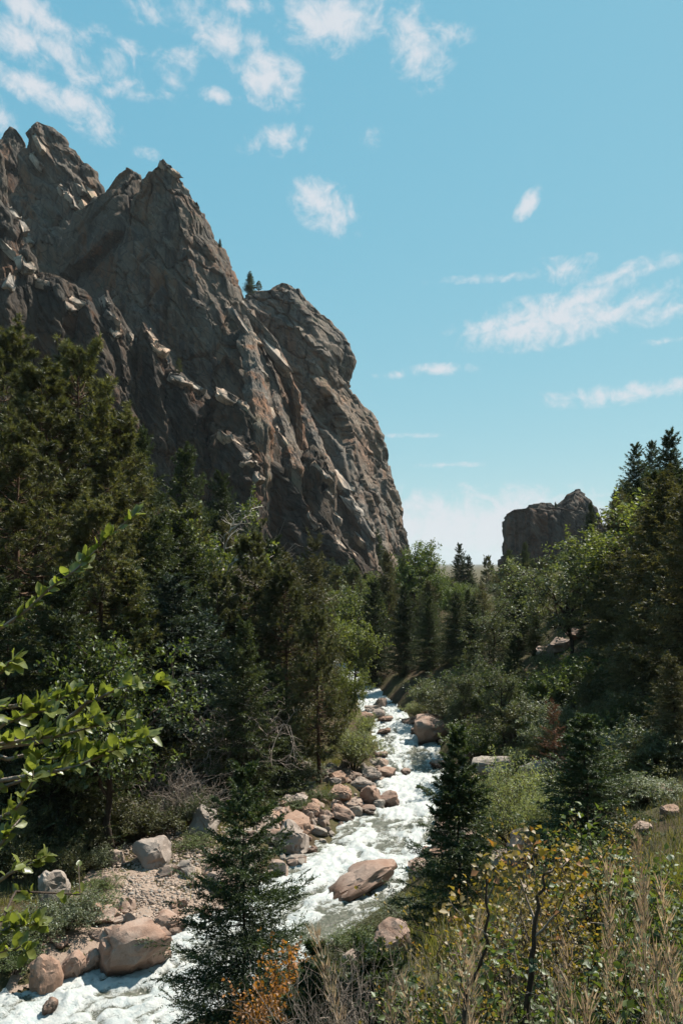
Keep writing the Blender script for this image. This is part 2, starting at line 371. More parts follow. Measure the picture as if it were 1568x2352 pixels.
# round the course
def chaikin(P, it=2):
    for _ in range(it):
        Q = .75*P[:-1]+.25*P[1:]; R = .25*P[:-1]+.75*P[1:]
        P = np.concatenate([P[:1], np.stack([Q,R],1).reshape(-1,P.shape[1]), P[-1:]])
    return P
RC = chaikin(RC)
def river(xy):
    """signed distance to the bank (negative in the water) and side (+1 right)"""
    best = np.full(len(xy), 1e12); e = np.zeros(len(xy)); side = np.ones(len(xy)); tt = np.zeros(len(xy))
    for k in range(len(RC)-1):
        a, b = RC[k,:2], RC[k+1,:2]; ab = b-a; l2 = (ab**2).sum()
        t = np.clip(((xy-a)@ab)/l2, 0, 1); q = xy-(a+t[:,None]*ab); d = (q**2).sum(1)
        m = d < best; best[m] = d[m]
        hw = RC[k,2]+t*(RC[k+1,2]-RC[k,2]); e[m] = np.sqrt(d[m])-hw[m]
        cr = ab[0]*q[:,1]-ab[1]*q[:,0]; side[m] = np.where(cr[m] > 0, -1.0, 1.0); tt[m] = k
    return e, side
def sm(x): x = np.clip(x,0,1); return x*x*(3-2*x)
E0 = river(np.array([[0.,0.]]))[0][0]
SLOPE = (10.4-.5)/E0
def terrain(xy, fine=True):
    xy = np.asarray(xy, float).reshape(-1,2); e, s = river(xy)
    p = np.column_stack([xy, np.zeros(len(xy))])
    far = 1-sm((xy[:,1]-420)/500.)
    farx = 1-sm((np.hypot(xy[:,0], xy[:,1])-500)/900.)
    ec = np.minimum(e, 200)
    zl = .35*sm(e/1.0)+.05*np.maximum(e,0)+.42*np.maximum(ec-8,0)*sm((ec-8)/6)
    zr = .5*sm(e/.9)+SLOPE*np.maximum(np.minimum(e,130),0)*(1-.86*sm((xy[:,1]-72)/75))
    z = np.where(s<0, zl, zr)*far*farx
    z = np.where(e<0, -.7*sm(-e/1.0), z)
    k = sm(e/2.0)
    z = z + k*(.9*fbm(p*.07,3,3)*np.clip(e/20,0,1.6) + .16*fbm(p*.55,3,9)) * far*farx
    return z
GX = np.arange(-70,90.1,.4); GY = np.arange(-4,300.1,.5)
_g = np.stack(np.meshgrid(GX,GY,indexing='ij'),-1).reshape(-1,2); GZ = terrain(_g).reshape(len(GX),len(GY))
def TZ(x, y):
    if not (GX[0] < x < GX[-1]-.5 and GY[0] < y < GY[-1]-.5): return float(terrain([[x,y]])[0])
    u = (x-GX[0])/.4; v = (y-GY[0])/.5; i = int(u); j = int(v); u -= i; v -= j
    return float((GZ[i,j]*(1-u)+GZ[i+1,j]*u)*(1-v)+(GZ[i,j+1]*(1-u)+GZ[i+1,j+1]*u)*v)
EOFF = TZ(0,0)
def wz(S, W):   # running water in flow coordinates: standing waves, chop and boils
    p = np.column_stack([S, W, np.zeros(len(S))])
    warp = fbm(p*.8,2,41)[:,None]*np.array([.5,.4,0])
    a = fbm((p+warp)*np.array([1.0,.8,1]),2,51); b = 1-np.abs(fbm((p+warp)*np.array([1.7,2.6,1]),3,61)); c = fbm(p*np.array([4.5,6.5,1]),2,71)
    streak = fbm((p+warp)*np.array([.33,1.7,1]),3,83)+.5*fbm((p+warp*.5)*np.array([1.1,4.6,1]),2,87)
    return .11*a+.12*(b-.6)+.035*c, a, b, streak

def setting():
    t = np.linspace(-9.0,9.0,351); gx = 6*np.sinh(t*.95); gy = 20+6*np.sinh(t*.95)
    X,Y = np.meshgrid(gx, gy, indexing='ij'); xy = np.column_stack([X.ravel(),Y.ravel()]); z = terrain(xy)
    V = np.column_stack([xy, z]); n = len(gx)
    i,j = np.meshgrid(np.arange(n-1), np.arange(n-1), indexing='ij'); a=(i*n+j).ravel()
    F = np.column_stack([a, a+n, a+n+1, a+1])
    tag(obj('ground', mk('ground', V, F, M_ground, smooth=True)), kind='structure')
    # river surface, a sheet that follows the course; the banks rise through its edges
    S = RC[(np.arange(len(RC))<3)|(RC[:,1]<128)]; seg = np.concatenate([[0], np.cumsum(np.linalg.norm(np.diff(S[:,:2],axis=0),axis=1))])
    ss = []; c = 0.0
    while c < seg[-1]:
        ss.append(c); m = np.array([np.interp(c,seg,S[:,k]) for k in (0,1)]); c += max(.07, .0030*np.hypot(*m))*(1 if m[1]>12 else 3)
    ss = np.array(ss); C = np.column_stack([np.interp(ss,seg,S[:,k]) for k in range(3)])
    ker = np.ones(21)/21; pad = lambda v: np.convolve(np.concatenate([np.full(10,v[0]),v,np.full(10,v[-1])]),ker,'valid')
    C = np.column_stack([pad(C[:,k]) for k in range(3)])
    T = unit(np.gradient(C[:,:2],axis=0)); Nn = np.column_stack([T[:,1],-T[:,0]])
    w = np.linspace(-1,1,85)
    P = C[:,None,:2]+Nn[:,None,:]*(w[None,:,None]*(C[:,2][:,None,None]+.9)); P = P.reshape(-1,2)
    S2 = np.repeat(ss,len(w)); W2 = (w[None,:]*(C[:,2][:,None]+.9)).ravel()
    z,a,b,streak = wz(S2,W2)
    p3 = np.column_stack([P,np.zeros(len(P))])
    foam = .69+.7*(b-.62)+.26*a+.40*streak+.30*fbm(p3*.30,2,81)
    V = np.column_stack([P,z]); m=len(w); k=len(C)
    i,j = np.meshgrid(np.arange(k-1),np.arange(m-1),indexing='ij'); q=(i*m+j).ravel()
    F = np.column_stack([q,q+1,q+m+1,q+m])
    tag(obj('river', mk('river',V,F,M_water,foam,True)), kind='structure')
setting()

# ------------------------------------------------------------------ cliffs
CLV = []
def tri(x): f = x-np.floor(x); return np.abs(f*2-1)*2-1
def saw(x, k=.82):   # gentle rise, abrupt return: overlapping flakes
    f = x-np.floor(x); return np.where(f < k, f/k, (1-f)/(1-k))*2-1
def section(rng, front=(), n=7):
    """polygonal plan of a rock body: radius for each direction, scaled to the unit width"""
    th = np.linspace(0,2*np.pi,2000,endpoint=False); r = np.full(2000,9.)
    nrm = [(math.radians(a),d) for a,d in front] or [(math.radians(a+rng.normal(0,9)),rng.uniform(.78,1.0)) for a in np.linspace(0,360,n,endpoint=False)+rng.uniform(0,40)]
    for a,d in nrm:
        c = np.cos(th-a); r = np.where(c>.05, np.minimum(r, d/np.maximum(c,.05)), r)
    x = r*np.cos(th); y = r*np.sin(th); x = (x-(x.max()+x.min())/2)/((x.max()-x.min())/2); y = y/np.abs(y).max()
    # even spacing along the outline
    seg = np.hypot(np.diff(np.append(x,x[0])),np.diff(np.append(y,y[0]))); L = np.concatenate([[0],np.cumsum(seg)])
    return np.append(x,x[0]), np.append(y,y[0]), L
_cp = []
def cliff_y(px, py):
    """distance of the rock face already built that shows at this view point"""
    if not _cp or _cp[0] != len(CLV):
        V = np.vstack(CLV); c,s_ = math.cos(PITCH),math.sin(PITCH); fw = V[:,1]*c+(V[:,2]-H_EYE)*s_; up = (V[:,2]-H_EYE)*c-V[:,1]*s_
        _cp[:] = [len(CLV), CX+FPX*V[:,0]/fw, CY-FPX*up/fw, V[:,1]]
    for r in (5,9,16,30):
        m = (np.abs(_cp[1]-px)<r)&(np.abs(_cp[2]-py)<r)
        if m.any(): return float(_cp[3][m].min())
    return 290.0
def rock_solid(name, left, right, Yc, depth, parent, seed, nz=220, nt=220, amp=(2.8,1.1,.34), cell=(34,11,3.4), dip=38, zbot=None, front=(), lean=0.0, tp=.8, sawp=(13,1.8), n=7, mat=None, ends=None):
    """closed rock body: left and right outlines (points at distance Yc, from the summit down) give the width at
    each height, a polygonal plan gives it depth and flat faces, flakes, blocks and cracks break the faces"""
    rng = np.random.default_rng(seed)
    Lp = np.array([at_y(a,b,Yc) for a,b in left]); Rp = np.array([at_y(a,b,Yc) for a,b in right])
    zt = max(Lp[0,2],Rp[0,2]); zb = min(Lp[-1,2],Rp[-1,2]) if zbot is None else zbot
    zb -= 30
    z = np.linspace(zt,zb,nz)
    xl = np.interp(-z,-Lp[:,2],Lp[:,0]); xr = np.interp(-z,-Rp[:,2],Rp[:,0])
    cx = (xl+xr)/2; rx = np.maximum((xr-xl)/2,.12)
    sx,sy,L = section(rng,front,n); 
    wgt = np.where((sy[1:]+sy[:-1])/2 < .2, 1.0, .22)*np.diff(L); cw = np.concatenate([[0],np.cumsum(wgt)]); q = np.interp(np.linspace(0,cw[-1],nt,endpoint=False),cw,L); ex = np.interp(q,L,sx); ey = np.interp(q,L,sy)
    dz = depth*np.clip((zt-z)/(zt-zb),0.01,1)**tp
    dz = np.minimum(dz, np.maximum(rx*2.0,.5))
    yc = Yc - lean*(zt-z) if ends is None else np.interp(zt-z,[0,zt-zb-30],ends)
    V = np.stack([cx[:,None]+rx[:,None]*ex, yc[:,None]+dz[:,None]*ey, np.repeat(z[:,None],nt,1)],-1)
    du = np.roll(V,-3,1)-np.roll(V,3,1); du /= np.maximum(np.linalg.norm(du,axis=-1,keepdims=True),1e-6)
    nr = np.cross(du, np.array([0,0,1.])); nr = unit(nr).reshape(-1,3); V = V.reshape(-1,3)      # level outward normals: faces stay steep
    o = V-np.stack([np.repeat(cx,nt),np.repeat(yc,nt),V[:,2]],1)
    if (nr*o).sum() < 0: nr = -nr
    d = math.radians(dip); R = np.array([[math.cos(d),0,math.sin(d)],[0,1,0],[-math.sin(d),0,math.cos(d)]])
    W = V + np.stack([fbm(V*.03,2,seed+31+k) for k in range(3)],1)*3.0
    Q = W@R.T                                                 # third axis runs down to the right along the dip
    f1,_ = facets(Q/np.array([cell[0],cell[0],cell[0]*2.6]),seed,.8)
    f2,c2 = facets(Q/np.array([cell[1],cell[1],cell[1]*3.0]),seed+40,1.0)
    f3,c3 = facets(Q/np.array([cell[2],cell[2],cell[2]*2.2]),seed+80,1.1)
    m1 = np.clip(.5+.9*fbm(V*.03,2,seed+90),0,1); m2 = np.clip(.5+.9*fbm(V*.05,2,seed+95),0,1)
    s1 = saw((Q[:,0]+.35*Q[:,1])/sawp[0]+.6*fbm(V*.02,2,seed+97)); s2 = saw(-(Q[:,0])/(sawp[0]*.34)+.8*fbm(V*.05,2,seed+98))
    bed = saw((W[:,2]+.45*W[:,0])/5.5, .9)
    small = np.minimum(1, np.repeat(rx,nt)/9.0)
    disp = small*(amp[0]*f1+sawp[1]*s1*m1+amp[1]*f2)+amp[2]*(f3*.9+.9*s2*m2*small)+.22*bed*m1 - 1.3*amp[1]*np.exp(-(c2/.03)**2)*small - 1.0*amp[2]*np.exp(-(c3/.05)**2)+ amp[2]*.25*fbm(V*.9,2,seed+7)
    V = V+nr*disp[:,None]; V[:,2] += small*(.7*facets(V/6.0,seed+61,.6)[0]+.4*facets(V/2.2,seed+63,.6)[0])
    i,j = np.meshgrid(np.arange(nz-1),np.arange(nt),indexing='ij'); j2=(j+1)%nt
    a=(i*nt+j).ravel(); b=(i*nt+j2).ravel()
    F = np.vstack([np.column_stack([a,b,b+nt]),np.column_stack([a,b+nt,a+nt])])
    top = len(V); V = np.vstack([V, V[:nt].mean(0)+np.array([0,0,.2])])
    F = np.vstack([F, np.column_stack([np.full(nt,top),(np.arange(nt)+1)%nt,np.arange(nt)])])
    CLV.append(V)
    return obj(name, mk(name,V,F,mat or M_cliff), parent)

CL = thing('cliff', 'huge jagged brown rock cliff with sharp peaks rising on the left side', 'cliff', (0,0,0))
# plan directions: 270 faces the valley viewpoint, 0 faces right
rock_solid('rock_tower', [(86,284),(80,300),(66,318),(62,350),(55,400),(30,480),(-40,640),(-120,800),(-200,1100)], [(92,282),(118,292),(138,310),(146,340),(165,352),(190,372),(205,395),(209,415),(218,425),(226,445),(234,464),(250,520),(300,700),(380,1000),(420,1250)], 330, 60, CL, 11, 220, 160, front=((330,.62),(256,.62),(215,.9),(30,.8),(90,.9),(150,.8)), dip=40, mat=M_mid)
rock_solid('rock_tower', [(20,296),(10,302),(0,318),(-20,360),(-100,500),(-200,900)], [(32,294),(45,302),(58,316),(64,335),(80,420),(120,600),(200,900)], 345, 45, CL, 15, 110, 120)
rock_solid('rock_tower', [(290,390),(282,402),(268,425),(252,455),(236,466),(205,500),(170,580),(140,680),(100,800),(60,1000),(30,1250)], [(298,390),(312,394),(318,402),(326,418),(350,500),(400,700),(480,1000),(520,1250)], 305, 55, CL, 21, 200, 130, front=((310,.75),(248,.72),(20,.9),(90,.9),(170,.9)), dip=-30)
rock_solid('main_peak', [(375,366),(362,380),(342,402),(330,420),(310,470),(285,560),(255,680),(240,800),(235,950),(260,1300)], [(376,366),(395,386),(418,412),(440,440),(460,470),(480,502),(496,548),(510,566),(524,580),(545,622),(575,690),(615,790),(650,880),(690,990),(730,1100),(760,1200),(790,1320)], 296, 60, CL, 33, 340, 230, front=((342,.72),(300,.66),(252,.52),(215,.80),(20,.85),(90,.9),(150,.8)), dip=24, lean=.04, mat=M_mid)
rock_solid('right_buttress', [(645,652),(632,660),(620,668),(600,672),(575,668),(555,700),(530,800),(520,950),(540,1310)], [(652,651),(665,655),(680,666),(705,693),(735,727),(762,761),(785,789),(798,812),(799,840),(794,858),(792,880),(797,905),(815,935),(845,975),(860,1005),(870,1045),(878,1080),(890,1130),(897,1165),(903,1200),(915,1260),(925,1320)], 335, 70, CL, 47, 340, 230, front=((325,.74),(262,.60),(215,.9),(10,.82),(90,.9),(150,.8)), dip=40, lean=.02, mat=M_but)
rock_solid('pinnacle', [(905,1164),(895,1178),(882,1230),(860,1320)], [(911,1165),(921,1185),(929,1215),(937,1245),(945,1320)], 330, 14, CL, 53, 100, 100, (.8,.6,.35), (8,4,2), zbot=6)
rock_solid('edge_buttress', [(-30,330),(-60,420),(-90,560),(-140,900)], [(-4,345),(4,380),(10,430),(14,470),(30,500),(52,560),(70,620),(90,760),(120,950)], 250, 26, CL, 57, 120, 90, (1.6,1.2,.5), (14,6,2.4), front=((340,.6),(290,.7),(235,.8),(30,.8),(90,.9),(150,.8)))
# the lower shelf: a stair of blocks running down to the right
sh = [([(18,636),(6,660),(-10,720),(-40,900)],[(26,634),(44,655),(52,690),(70,760),(90,900)],214,14),
      ([(60,560),(50,590),(46,640),(30,800)],[(66,560),(78,590),(90,632),(96,650),(120,800)],222,10),
      ([(95,640),(80,660),(60,740),(40,950)],[(150,645),(176,652),(190,690),(215,740),(240,950)],228,22),
      ([(192,700),(180,720),(170,800),(150,1000)],[(210,690),(222,712),(255,770),(280,820),(320,1000)],226,14),
      ([(243,668),(236,700),(226,800),(210,1000)],[(247,670),(262,700),(285,740),(298,765),(330,850),(370,1020)],232,14),
      ([(325,742),(316,780),(302,880),(300,1050)],[(334,746),(362,784),(384,806),(388,840),(410,900),(450,1050)],237,16),
      ([(385,838),(372,858),(365,930),(360,1100)],[(396,838),(430,868),(462,886),(480,915),(500,990),(540,1100)],240,18),
      ([(500,893),(484,915),(470,1000),(460,1150)],[(512,896),(546,912),(575,934),(600,965),(620,1020),(650,1180)],243,18),
      ([(500,992),(484,1006),(470,1080),(480,1230)],[(530,996),(560,1014),(588,1048),(604,1070),(600,1150),(620,1230)],231,14),
      ([(598,943),(588,990),(580,1100),(590,1270)],[(604,944),(622,975),(638,1012),(670,1120),(700,1290)],250,14),
      ([(715,1022),(696,1040),(668,1100),(650,1180),(640,1300)],[(722,1022),(744,1046),(756,1090),(762,1150),(775,1200),(800,1250),(830,1310)],256,20),
      ([(705,1170),(692,1200),(680,1300)],[(712,1170),(730,1200),(750,1250),(770,1310)],246,10),
      ([(755,1225),(748,1250),(740,1320)],[(762,1225),(805,1256),(838,1284),(862,1320)],252,12)]
for k,(l,r,Y,dp) in enumerate(sh):
    rock_solid('shelf_block', l, r, Y, dp, CL, 200+k*13, 100, 90, (1.0,.9,.35), (10,5,2), dip=35+5*(k%4), lean=.04, tp=.3, front=((335,.55),(266,.6),(215,.8),(20,.8),(90,.8),(150,.8)), sawp=(7,.8), mat=M_shelf)
rock_solid('shelf_wall', [(-60,640),(-120,700),(-200,1000),(-250,1200)], [(0,655),(150,740),(300,850),(440,935),(560,1005),(660,1100),(740,1210),(830,1330)], 252, 26, CL, 400, 200, 180, (2,1.2,.5), (14,7,2.6), dip=50, lean=.05, tp=.35, front=((300,.7),(254,.6),(215,.8),(20,.8),(90,.8),(150,.8)), mat=M_shelf)
# slabs and ribs leaning against the main wall: their right sides catch the sun
for k,(l,r,Y,dp,dpv) in enumerate([
   ([(542,676),(534,700),(535,760),(552,820),(566,900),(585,1000)],[(548,678),(566,715),(582,765),(590,800),(604,850),(622,930),(640,1010)],281,9,44),
   ([(573,728),(572,742),(600,790),(640,860),(665,930)],[(580,728),(606,748),(634,782),(658,828),(668,856),(690,900),(700,960)],284,7,50),
   ([(772,1070),(768,1095),(786,1160),(812,1220),(832,1290)],[(777,1070),(792,1096),(812,1140),(838,1190),(860,1245),(870,1300)],297,10,46),
   ([(620,866),(612,895),(640,980),(660,1080)],[(624,868),(645,930),(680,1010),(705,1090)],283,7,40),
   ([(690,900),(684,930),(710,1010),(745,1090)],[(696,902),(715,950),(745,1030),(775,1100)],300,7,46)]):
    mid = [((p[0]+q[0])/2,(p[1]+q[1])/2) for p,q in ((l[0],r[0]),(l[-1],r[-1]))]; y0 = cliff_y(*mid[0])-.5; y1 = cliff_y(*mid[1])-.5
    rock_solid('rock_slab', l, r, (y0+y1)/2, dp, CL, 60+k*9, 90, 80, (.7,.6,.3), (9,5,2), dip=dpv, lean=0.0, ends=(y0,y1), front=((345,.45),(282,.5),(225,.7),(60,.7),(130,.8)), sawp=(6,.5), mat=M_rib)
# ledges: tilted plates at the sunlit spots, sunlight put into their pale colour
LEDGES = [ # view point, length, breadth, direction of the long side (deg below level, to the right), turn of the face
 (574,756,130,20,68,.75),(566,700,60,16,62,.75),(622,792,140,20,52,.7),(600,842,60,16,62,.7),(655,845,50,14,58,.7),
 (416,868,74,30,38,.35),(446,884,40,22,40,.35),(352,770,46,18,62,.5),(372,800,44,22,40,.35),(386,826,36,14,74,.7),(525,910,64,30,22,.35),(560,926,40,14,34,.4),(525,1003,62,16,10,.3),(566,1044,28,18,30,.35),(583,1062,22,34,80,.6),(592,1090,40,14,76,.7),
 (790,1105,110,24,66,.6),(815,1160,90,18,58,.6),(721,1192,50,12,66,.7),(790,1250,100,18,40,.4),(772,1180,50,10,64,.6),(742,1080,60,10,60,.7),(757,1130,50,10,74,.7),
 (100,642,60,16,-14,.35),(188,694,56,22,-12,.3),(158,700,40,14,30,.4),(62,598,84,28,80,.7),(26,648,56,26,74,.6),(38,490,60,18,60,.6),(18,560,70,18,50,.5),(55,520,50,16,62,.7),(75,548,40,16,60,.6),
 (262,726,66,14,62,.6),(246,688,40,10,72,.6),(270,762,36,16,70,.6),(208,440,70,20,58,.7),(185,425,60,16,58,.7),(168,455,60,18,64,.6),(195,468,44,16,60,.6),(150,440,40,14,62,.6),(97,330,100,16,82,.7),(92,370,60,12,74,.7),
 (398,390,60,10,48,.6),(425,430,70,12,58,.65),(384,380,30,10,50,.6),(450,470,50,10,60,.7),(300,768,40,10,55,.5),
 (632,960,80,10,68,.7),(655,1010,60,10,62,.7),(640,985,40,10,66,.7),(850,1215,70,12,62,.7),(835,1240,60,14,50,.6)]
def ledges():
    V0 = None
    import bmesh
    bm = bmesh.new(); bmesh.ops.create_icosphere(bm, subdivisions=3, radius=1.0); S0 = np.array([v.co[:] for v in bm.verts]); F0 = np.array([[v.index for v in f.verts] for f in bm.faces]); bm.free()
    for k,(px,py,ln,br,ang,turn) in enumerate(LEDGES):
        rng = np.random.default_rng(900+k); Y = cliff_y(px,py); p = at_y(px,py,Y-.4); sc = Y/FPX/2
        n = unit(np.array([.32+.52*turn,-.52,.74-.24*turn])+rng.normal(0,.08,3)); a = math.radians(ang)
        t = np.array([math.cos(a),0,-math.sin(a)]); t = unit(t-(t@n)*n); b = np.cross(n,t)
        V = S0.copy(); V = np.sign(V)*np.abs(V)**.30; V[:,2] = np.minimum(V[:,2],.45)
        for j in range(9):      # break the plate to a splintered outline
            th_ = rng.uniform(0,6.283); m = np.array([math.cos(th_),math.sin(th_),rng.normal(0,.15)]); m /= np.linalg.norm(m); V -= np.maximum(V@m-rng.uniform(.45,.95),0)[:,None]*m
        V[:,0] += rng.normal(0,.35)*V[:,1]
        up_ = V[:,2]>-.2; V[:,2] += up_*(.30*saw(V[:,1]*rng.uniform(1.1,2.0)+V[:,0]*rng.uniform(-.4,.4)+rng.random(),.85)+.16*saw(V[:,1]*5+V[:,0]*1.5,.8)+.25*facets(V*np.array([2.0,3.5,1.]),k,.8)[0])
        V[:,0] += .22*saw(V[:,1]*2.7+k,.7)*np.abs(V[:,0])
        W = p+(V[:,0:1]*ln*sc)*t+(V[:,1:2]*br*sc*1.9)*b+(V[:,2:3]*1.6-.9)*n
        obj('rock_ledge', mk('rock_ledge',W,F0,M_sunlit), CL)
ledges()
RCf = thing('rock_cliff', 'flat-topped dark rock cliff far off at the right, above the treetops', 'cliff', (0,0,0))
rf = dict(front=((272,.8),(350,1.0),(190,1.0),(90,.9)), sawp=(9,.8), mat=M_far)
rock_solid('rock_face', [(1178,1176),(1174,1180),(1173,1230),(1170,1280),(1168,1340)], [(1198,1172),(1260,1173),(1300,1176),(1345,1178),(1390,1260),(1420,1340)], 420, 30, RCf, 71, 120, 120, (.8,1.0,.5), (16,7,2.6), dip=8, tp=.08, **rf)
rock_solid('rock_step', [(1222,1158),(1216,1168),(1212,1220),(1210,1330)], [(1262,1160),(1275,1175),(1290,1230),(1300,1330)], 418, 24, RCf, 75, 100, 120, (.7,.9,.45), (12,6,2.4), dip=5, tp=.08, **rf)
rock_solid('rock_summit', [(1322,1126),(1306,1136),(1300,1146),(1285,1160),(1270,1190),(1262,1240),(1255,1330)], [(1330,1124),(1340,1142),(1350,1156),(1365,1200),(1385,1260),(1400,1330)], 424, 28, RCf, 79, 130, 140, (.8,.9,.45), (12,6,2.4), dip=10, tp=.15, **rf)

# ------------------------------------------------------------------ air
def haze():
    import bmesh
    n = NT('haze_air'); v = n.nd('ShaderNodeVolumePrincipled'); v.inputs['Color'].default_value = (.80,.88,.95,1); v.inputs['Density'].default_value = .00006; n.L.new(v.outputs[0], n.out.inputs['Volume'])
    bm = bmesh.new(); bmesh.ops.create_cube(bm, size=1.0); me = bpy.data.meshes.new('haze'); bm.to_mesh(me); bm.free(); me.materials.append(n.m)
    o = obj('haze', me); o.scale = (34000,34000,222); o.location = (0,0,109); tag(o, 'thin pale blue air over the whole valley', 'haze', kind='stuff')
haze()

# ------------------------------------------------------------------ plant prototypes
def conifer(seed, H, R, nbr, ntw, nnd, bl, bw, mat, bark, crown0=.08, droop=.25, shape=.85, trunk_r=.016, rag=.25, split=False, twl=.34, hang=.15):
    rng = np.random.default_rng(seed)
    u = np.sort(rng.random(nbr)); t = crown0+(1-crown0)*(1-(1-u)**.66)*.99          # height fraction
    az = np.arange(nbr)*2.39996+rng.normal(0,.4,nbr)
    prof = (1-t)**shape*(1-.25*np.exp(-((t-crown0)/.08)**2)); prof = np.maximum(prof, .02)
    L = R*prof*(1+rag*rng.normal(size=nbr)).clip(.35,1.5)+.03*R
    el = np.interp(t,[0,.5,.85,1],[-droop,-.05+.1*(1-droop),.45,1.0])+rng.normal(0,.12,nbr)
    dh = np.stack([np.cos(az),np.sin(az),np.zeros(nbr)],1)
    s = np.linspace(0,1,6)
    zz = (np.tan(np.clip(el,-1,1.1))[:,None]*s - .20*(1-t)[:,None]*s*(1-s)*1.5 + .10*s**3)*L[:,None]
    P = np.zeros((nbr,6,3)); P[:,:,:2] = dh[:,None,:2]*(L[:,None]*s)[:,:,None]; P[:,:,2] = (t*H)[:,None]+zz
    P[:,1:,:] += rng.normal(0,.02,(nbr,5,3))*L[:,None,None]
    # trunk
    kt = 10; zt = np.linspace(-.02*H,H,kt); tr = np.zeros((1,kt,3)); tr[0,:,2]=zt; tr[0,1:-1,:2]=rng.normal(0,.004*H,(kt-2,2))
    rad = trunk_r*H*(1-np.linspace(0,1,kt)*.97)
    a = Acc(); a.add(*tubes(tr, rad[None], 8)); rb = (.0045*H*(1-t)*.6+.0012*H)*np.clip(L/R*1.6,.3,1)
    if not split: a.add(*tubes(P[::1], rb[:,None]*(1-s*.85)[None], 3))
    trunk = a.mesh('trunk', bark, True)
    # twigs on both sides, needles along them
    sb = np.linspace(.12,1.0,ntw)[None,:]+rng.normal(0,.03,(nbr,ntw)); sb = sb.clip(.06,1)
    idx = sb*5; i0 = np.minimum(idx.astype(int),4); fr = (idx-i0)[...,None]; br = np.arange(nbr)[:,None]
    base = P[br,i0]*(1-fr)+P[br,i0+1]*fr
    bd = unit(P[br,i0+1]-P[br,i0]); side = np.where(np.arange(ntw)%2==0,1,-1)[None,:,None]
    lat = unit(np.cross(bd, np.array([0,0,1.])))*side
    td = unit(bd*(.75+.6*sb[...,None]**2)+lat*(.95*(1.05-sb[...,None]**3))+rng.normal(0,.22,(nbr,ntw,3))+np.array([0,0,-hang]))
    tl = (L[:,None]*twl*(1.08-.75*sb)+.025*R)*(.7+.6*rng.random((nbr,ntw)))
    q = np.linspace(.05,1,nnd)[None,None,:]+rng.normal(0,.06,(nbr,ntw,nnd))
    pos = base[:,:,None,:]+td[:,:,None,:]*(tl[:,:,None]*q)[...,None]+np.array([0,0,-.12])*(tl[:,:,None]*q**2)[...,None]
    nd_ = unit(td[:,:,None,:]*.8+rng.normal(0,.55,(nbr,ntw,nnd,3)))
    var = (rng.random((nbr,ntw,nnd))*.55+.45*rng.random((nbr,ntw,1))); keep = rng.random((nbr,ntw))<.93
    LL = bl*(.7+.6*rng.random(var.shape))
    if split:
        out=[]
        for b in range(nbr):
            V,F = blades(pos[b].reshape(-1,3), nd_[b].reshape(-1,3), LL[b].ravel(), bw, rng)
            ac = Acc(); ac.add(V,F,var[b].ravel())
            tp = np.stack([base[b],base[b]+td[b]*tl[b][:,None]],1); v2,f2 = tubes(tp, np.tile([[.003,.001]],(ntw,1)),3); ac.add(v2,f2,np.full(len(f2),.0))
            v3,f3 = tubes(P[b][None], (rb[b]*(1-s*.85))[None],4); ac.add(v3,f3,np.zeros(len(f3)))
            out.append(ac.mesh('branch', mat))
        return trunk, out
    kk = np.repeat(keep[...,None],nnd,2)
    V,F = blades(pos[kk], nd_[kk], LL[kk], bw, rng)
    return trunk, mk('crown', V, F, mat, var[kk])

def pine(seed, H, R, nbr, ntuft, nbl, mat, bark, crown0=.3, bl=.26, bw=.034, shape=.55):
    rng = np.random.default_rng(seed)
    u = np.sort(rng.random(nbr)); t = crown0+(.99-crown0)*u; az = rng.random(nbr)*6.283
    prof = np.minimum(1,((t-crown0)/.25+.35))*(1.02-((t-crown0)/(1-crown0)))**shape
    L = R*prof*(.65+.5*rng.random(nbr)); el = np.interp(t,[crown0,.7,1],[-.15,.25,.9])+rng.normal(0,.18,nbr)
    s = np.linspace(0,1,6); P = np.zeros((nbr,6,3)); dh = np.stack([np.cos(az),np.sin(az)],1)
    P[:,:,:2] = dh[:,None]*(L[:,None]*s)[:,:,None]; P[:,:,2] = (t*H)[:,None]+(np.tan(el)[:,None]*s-.25*s*(1-s)+.18*s**3)*L[:,None]
    P[:,1:] += rng.normal(0,.03,(nbr,5,3))*L[:,None,None]
    kt=12; tr=np.zeros((1,kt,3)); tr[0,:,2]=np.linspace(-.02*H,H,kt); tr[0,1:-1,:2]=np.cumsum(rng.normal(0,.003*H,(kt-2,2)),0)
    a=Acc(); a.add(*tubes(tr,(.017*H*(1-.95*np.linspace(0,1,kt)))[None],8)); a.add(*tubes(P,(.0035*H*np.clip(L/R+.2,.3,1))[:,None]*(1-.8*s)[None],4))
    sb = .28+.72*np.sqrt(rng.random((nbr,ntuft))); ix=sb*5; i0=np.minimum(ix.astype(int),4); fr=(ix-i0)[...,None]; br=np.arange(nbr)[:,None]
    base=P[br,i0]*(1-fr)+P[br,i0+1]*fr; bd=unit(P[br,i0+1]-P[br,i0])
    td=unit(bd+rng.normal(0,.75,base.shape)+np.array([0,0,.25])); tl=(.10+.22*rng.random((nbr,ntuft)))*L[:,None]*(1.2-.6*sb)+.1
    tip=base+td*tl[...,None]
    a.add(*tubes(np.stack([base,tip],2).reshape(-1,2,3), np.tile([[.012,.005]],(nbr*ntuft,1)),3))
    trunk=a.mesh('trunk',bark,True)
    d=unit(td[:,:,None,:]*.75+rng.normal(0,.6,(nbr,ntuft,nbl,3))); p=np.repeat(tip[:,:,None,:],nbl,2)-td[:,:,None,:]*(rng.random((nbr,ntuft,nbl,1))*.22)
    var=.6*rng.random((nbr,ntuft,1))+.4*rng.random((nbr,ntuft,nbl))
    V,F=blades(p.reshape(-1,3),d.reshape(-1,3),bl*(.7+.6*rng.random(nbr*ntuft*nbl)),bw,rng)
    return trunk, mk('crown',V,F,mat,var.ravel())

